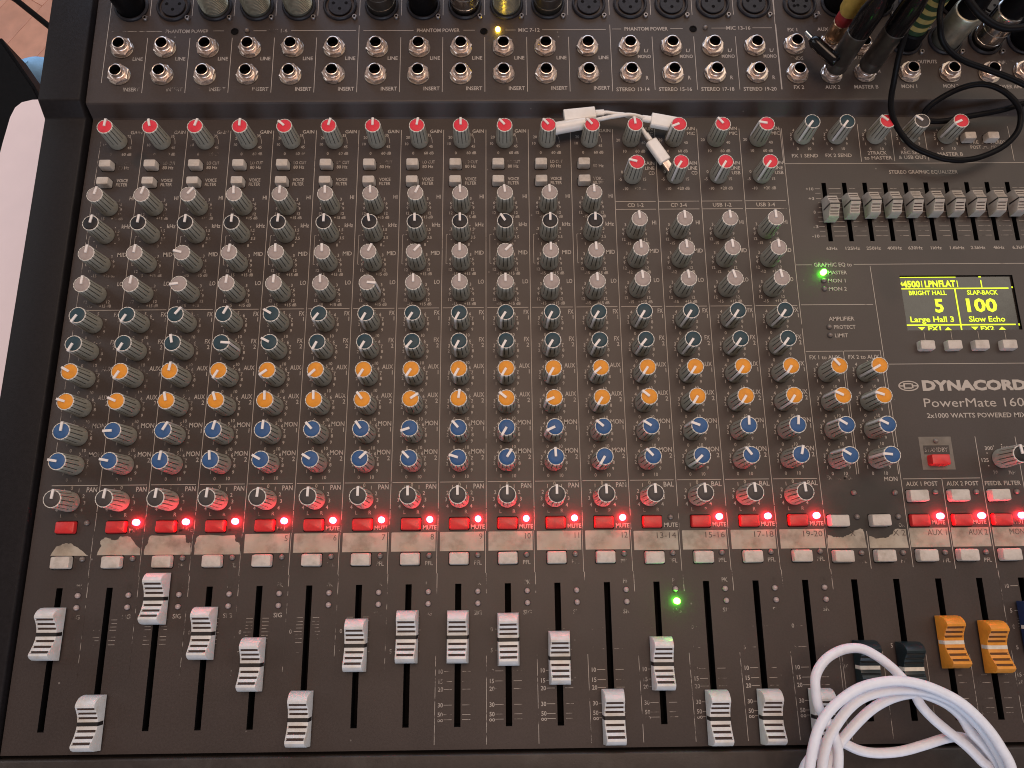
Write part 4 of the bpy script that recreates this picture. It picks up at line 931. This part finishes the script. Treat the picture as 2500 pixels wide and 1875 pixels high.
put('flat_housing', rodbox(.62 * P, .335 * P, .17 * P, .05 * P), [M['housing']], tB, oB, (12.855, 4.452, .39), (13.46, 4.345, .36))

# ------------------------------------------------------------------ coiled white charging cable, lower right
S1 = [(14.607, -9.175), (14.744, -8.698), (14.911, -8.35), (15.204, -8.038), (15.69, -7.755), (16.244, -7.651), (16.671, -7.686), (17.083, -7.822), (17.479, -8.046), (17.809, -8.386), (18.025, -8.739), (18.165, -9.145)]
S2 = [(14.925, -9.227), (15.056, -8.743), (15.241, -8.45), (15.539, -8.134), (15.869, -7.937), (16.319, -7.841), (16.757, -7.836), (17.139, -7.912), (17.503, -8.098), (17.82, -8.422), (18.04, -8.781), (18.183, -9.192)]
S3 = [(15.121, -9.278), (15.297, -8.887), (15.575, -8.572), (16.041, -8.194), (16.511, -7.985), (16.96, -7.939), (17.38, -8.088), (17.654, -8.315), (17.805, -8.599), (18.024, -8.862), (18.198, -9.239)]
S4 = [(14.742, -9.321), (15.049, -8.926), (15.337, -8.728), (15.55, -8.792), (15.822, -8.916), (16.145, -8.97), (16.589, -8.946), (17.047, -8.841), (17.416, -8.744), (17.686, -8.717), (17.939, -8.801), (18.17, -9.006), (18.357, -9.328)]
S5 = [(15.249, -9.291), (15.308, -8.798), (15.197, -8.435), (15.087, -8.149), (15.061, -7.882), (15.094, -7.593), (15.304, -7.323), (15.638, -7.158), (15.978, -7.14), (16.253, -7.271), (16.497, -7.463), (16.691, -7.674), (16.859, -7.904), (16.959, -8.131), (17.146, -8.358), (17.398, -8.584), (17.67, -8.808), (17.911, -9.069), (18.048, -9.288)]
def turn(a, b, z, d):            # the unseen lower half of the coil, over the edge of the rail
    (x0, y0), (x1, y1) = a, b
    return [(x0 + .02, y0 - .8, z), (x0 - .25 * d, y0 - 1.7, z - .1), ((x0 + x1) / 2, min(y0, y1) - 2.5, z - .15), (x1 + .25 * d, y1 - 1.7, z - .1), (x1 - .02, y1 - .8, z)]
path = []
zs = [1.46, 1.24, 1.02, .80, 1.02]
for i, S in enumerate((S1, S2, S3, S4, S5)):
    z = zs[i]
    path += [(x, y, z + (.0 if i != 4 else (.10 if j < 3 else 0))) for j, (x, y) in enumerate(S)]
    if i < 4:
        nz = (S1, S2, S3, S4, S5)[i + 1]; path += turn(S[-1], nz[0], (z + zs[i + 1]) / 2, 1)
path += [(18.1, -10.2, .9), (18.0, -11.4, .8)]
o0 = W(16.5, -8.4, .5); t = thing('charging_cable', 'coiled thick white cable lying over the faders at bottom right', 'cable', o0)
mb = MB(1.0); mb.tube([rel(p) for p in path], .088 * P, 14, smooth=6); link('cable', mb.mesh('cable', [M['wire_white']], smooth=60), t)

# ------------------------------------------------------------------ table, floor and what stands on the left
tb = [(-4.75, 8.84), (-5.3, 8.82), (-5.62, 8.73), (-5.80, 8.54), (-5.90, 8.2), (-5.99, 7.3), (-6.6, -2), (-7.2, -11.5), (26, -11.5), (26, 8.84)]
mb = MB(P); n = len(tb)
mb.rings([[(x, y, z) for x, y in tb[::-1]][::-1] for z in (-5.6, -4.86)]); 
bm = bmesh.new(); me = mb.mesh('tabletop', [M['table']]); bm.from_mesh(me); bmesh.ops.recalc_face_normals(bm, faces=bm.faces)
bmesh.ops.bevel(bm, geom=[e for e in bm.edges if all(v.co.z > -4.9 * P for v in e.verts)], offset=.05 * P, segments=2, affect='EDGES'); bm.to_mesh(me); bm.free()
TB = thing('table', 'pale pink white table with a rounded corner under the console', 'table', W(9, -1, -32.6))
link('tabletop', me, TB, W(0, 0, 0) - Vector(TB.location))
mb = MB(P); mb.lathe([(.7, 0), (.7, 27.0)], 16)
lg = mb.mesh('leg', [M['case']], smooth=40)
for x, y in ((-4.2, 7.0), (24, 7.0), (-5, -10), (24, -10)): link('leg', lg, TB, W(x, y, -32.6) - Vector(TB.location))
# floor of narrow boards
mb = MB(P); mb.rect(-120, -120, 130, 130, -32.72); fl0 = link('floor', mb.mesh('floor', [M['floorbase']]), None, W(0, 0, 0)); fl0['kind'] = 'structure'
PW, PLN = 2.6, 15.0; pmesh = {}
for q in range(2):
    mb = MB(P); mb.rbox(PLN - .03, PW - .03, 0, .11, .02, .015, n=1); pmesh[q] = mb.mesh('plank', [M['plank' if q == 0 else 'plank2']])
ang = math.radians(58); ca, sa = math.cos(ang), math.sin(ang)
for r in range(-9, 10):
    off = (r * 5.3) % PLN
    for c in range(-2, 3):
        u, v = c * PLN + off, r * PW
        X, Y = -24 + u * ca - v * sa, 32 + u * sa + v * ca
        link('plank', pmesh[rnd.random() < .4], fl0, Vector((X * P, Y * P, -32.71 * P)), (0, 0, ang))
# black padded seat, thin stand tube, blue cloth
c0 = W(-13, 12, -32.6)
t = thing('padded_seat', 'black padded seat at the rounded corner of the pale table', 'seat', c0)
bm = bmesh.new()
ol = [(-10.75, 15.45), (-8.95, 13.02), (-8.6, 12.4), (-6.5, 11.2), (-6.5, 6.0), (-20, 6.0), (-20, 15.45)]
V0 = [bm.verts.new(((x + 13) * P, (y - 12) * P, 20.8 * P)) for x, y in ol]; V1 = [bm.verts.new(((x + 13) * P, (y - 12) * P, 22.6 * P)) for x, y in ol]
bm.faces.new(V0); bm.faces.new(V1); nn = len(ol)
for i in range(nn): bm.faces.new((V0[i], V0[(i + 1) % nn], V1[(i + 1) % nn], V1[i]))
bmesh.ops.recalc_face_normals(bm, faces=bm.faces); bmesh.ops.bevel(bm, geom=list(bm.edges), offset=.12 * P, segments=2, affect='EDGES')
me = bpy.data.meshes.new('cushion'); bm.to_mesh(me); bm.free(); me.materials.append(M['case']); link('cushion', me, t)
mb = MB(P); mb.lathe([(.35, 0), (.35, 20.9)], 12); lg2 = mb.mesh('leg', [M['case']], smooth=40)
for x, y in ((-19, 14.5), (-19, 7), (-8, 7), (-12, 14.5)): link('leg', lg2, t, ((x + 13) * P, (y - 12) * P, 0))
t = thing('stand_tube', 'thin black stand tube crossing the wooden floor', 'stand', W(-15, 23, -18))
mb = MB(1.0); o0 = W(-15, 23, -18)
mb.tube([rel(p) for p in [(-19.2, 26.4, -19), (-16.46, 24.22, -18), (-13.84, 22.02, -18), (-8, 17.2, -17)]], .155 * P, 12, smooth=0); link('tube', mb.mesh('tube', [M['rubber']], smooth=60), t)
t = thing('cloth_bundle', 'light blue cloth bundle showing between black case and console', 'cloth', W(-11.75, 16.75, -15.2))
mb = MB(P)
R = []
for i in range(9):
    a = math.pi * i / 8; rr = math.sin(a) * 1.0 + .02; R.append([(1.25 * rr * (1 + .08 * math.sin(3 * q + i)) * math.cos(q), .60 * rr * (1 + .06 * math.cos(2 * q + i)) * math.sin(q) + .12 * math.cos(q), -1.3 * math.cos(a) + .7) for q in [2 * math.pi * s / 22 for s in range(22)]])
mb.rings(R); link('cloth', mb.mesh('cloth', [M['cloth']], smooth=70), t)
mb = MB(P); mb.rbox(5.5, 1.5, -1.0, -.55, .3, .1); o = link('base', mb.mesh('base', [M['case']]), t, (.2 * P, -.55 * P, 0), (0, 0, .35)); mb = MB(P); mb.lathe([(.5, -16.6), (.5, -.9)], 12); link('post', mb.mesh('post', [M['case']], smooth=40), t, (.2 * P, -.55 * P, 0))
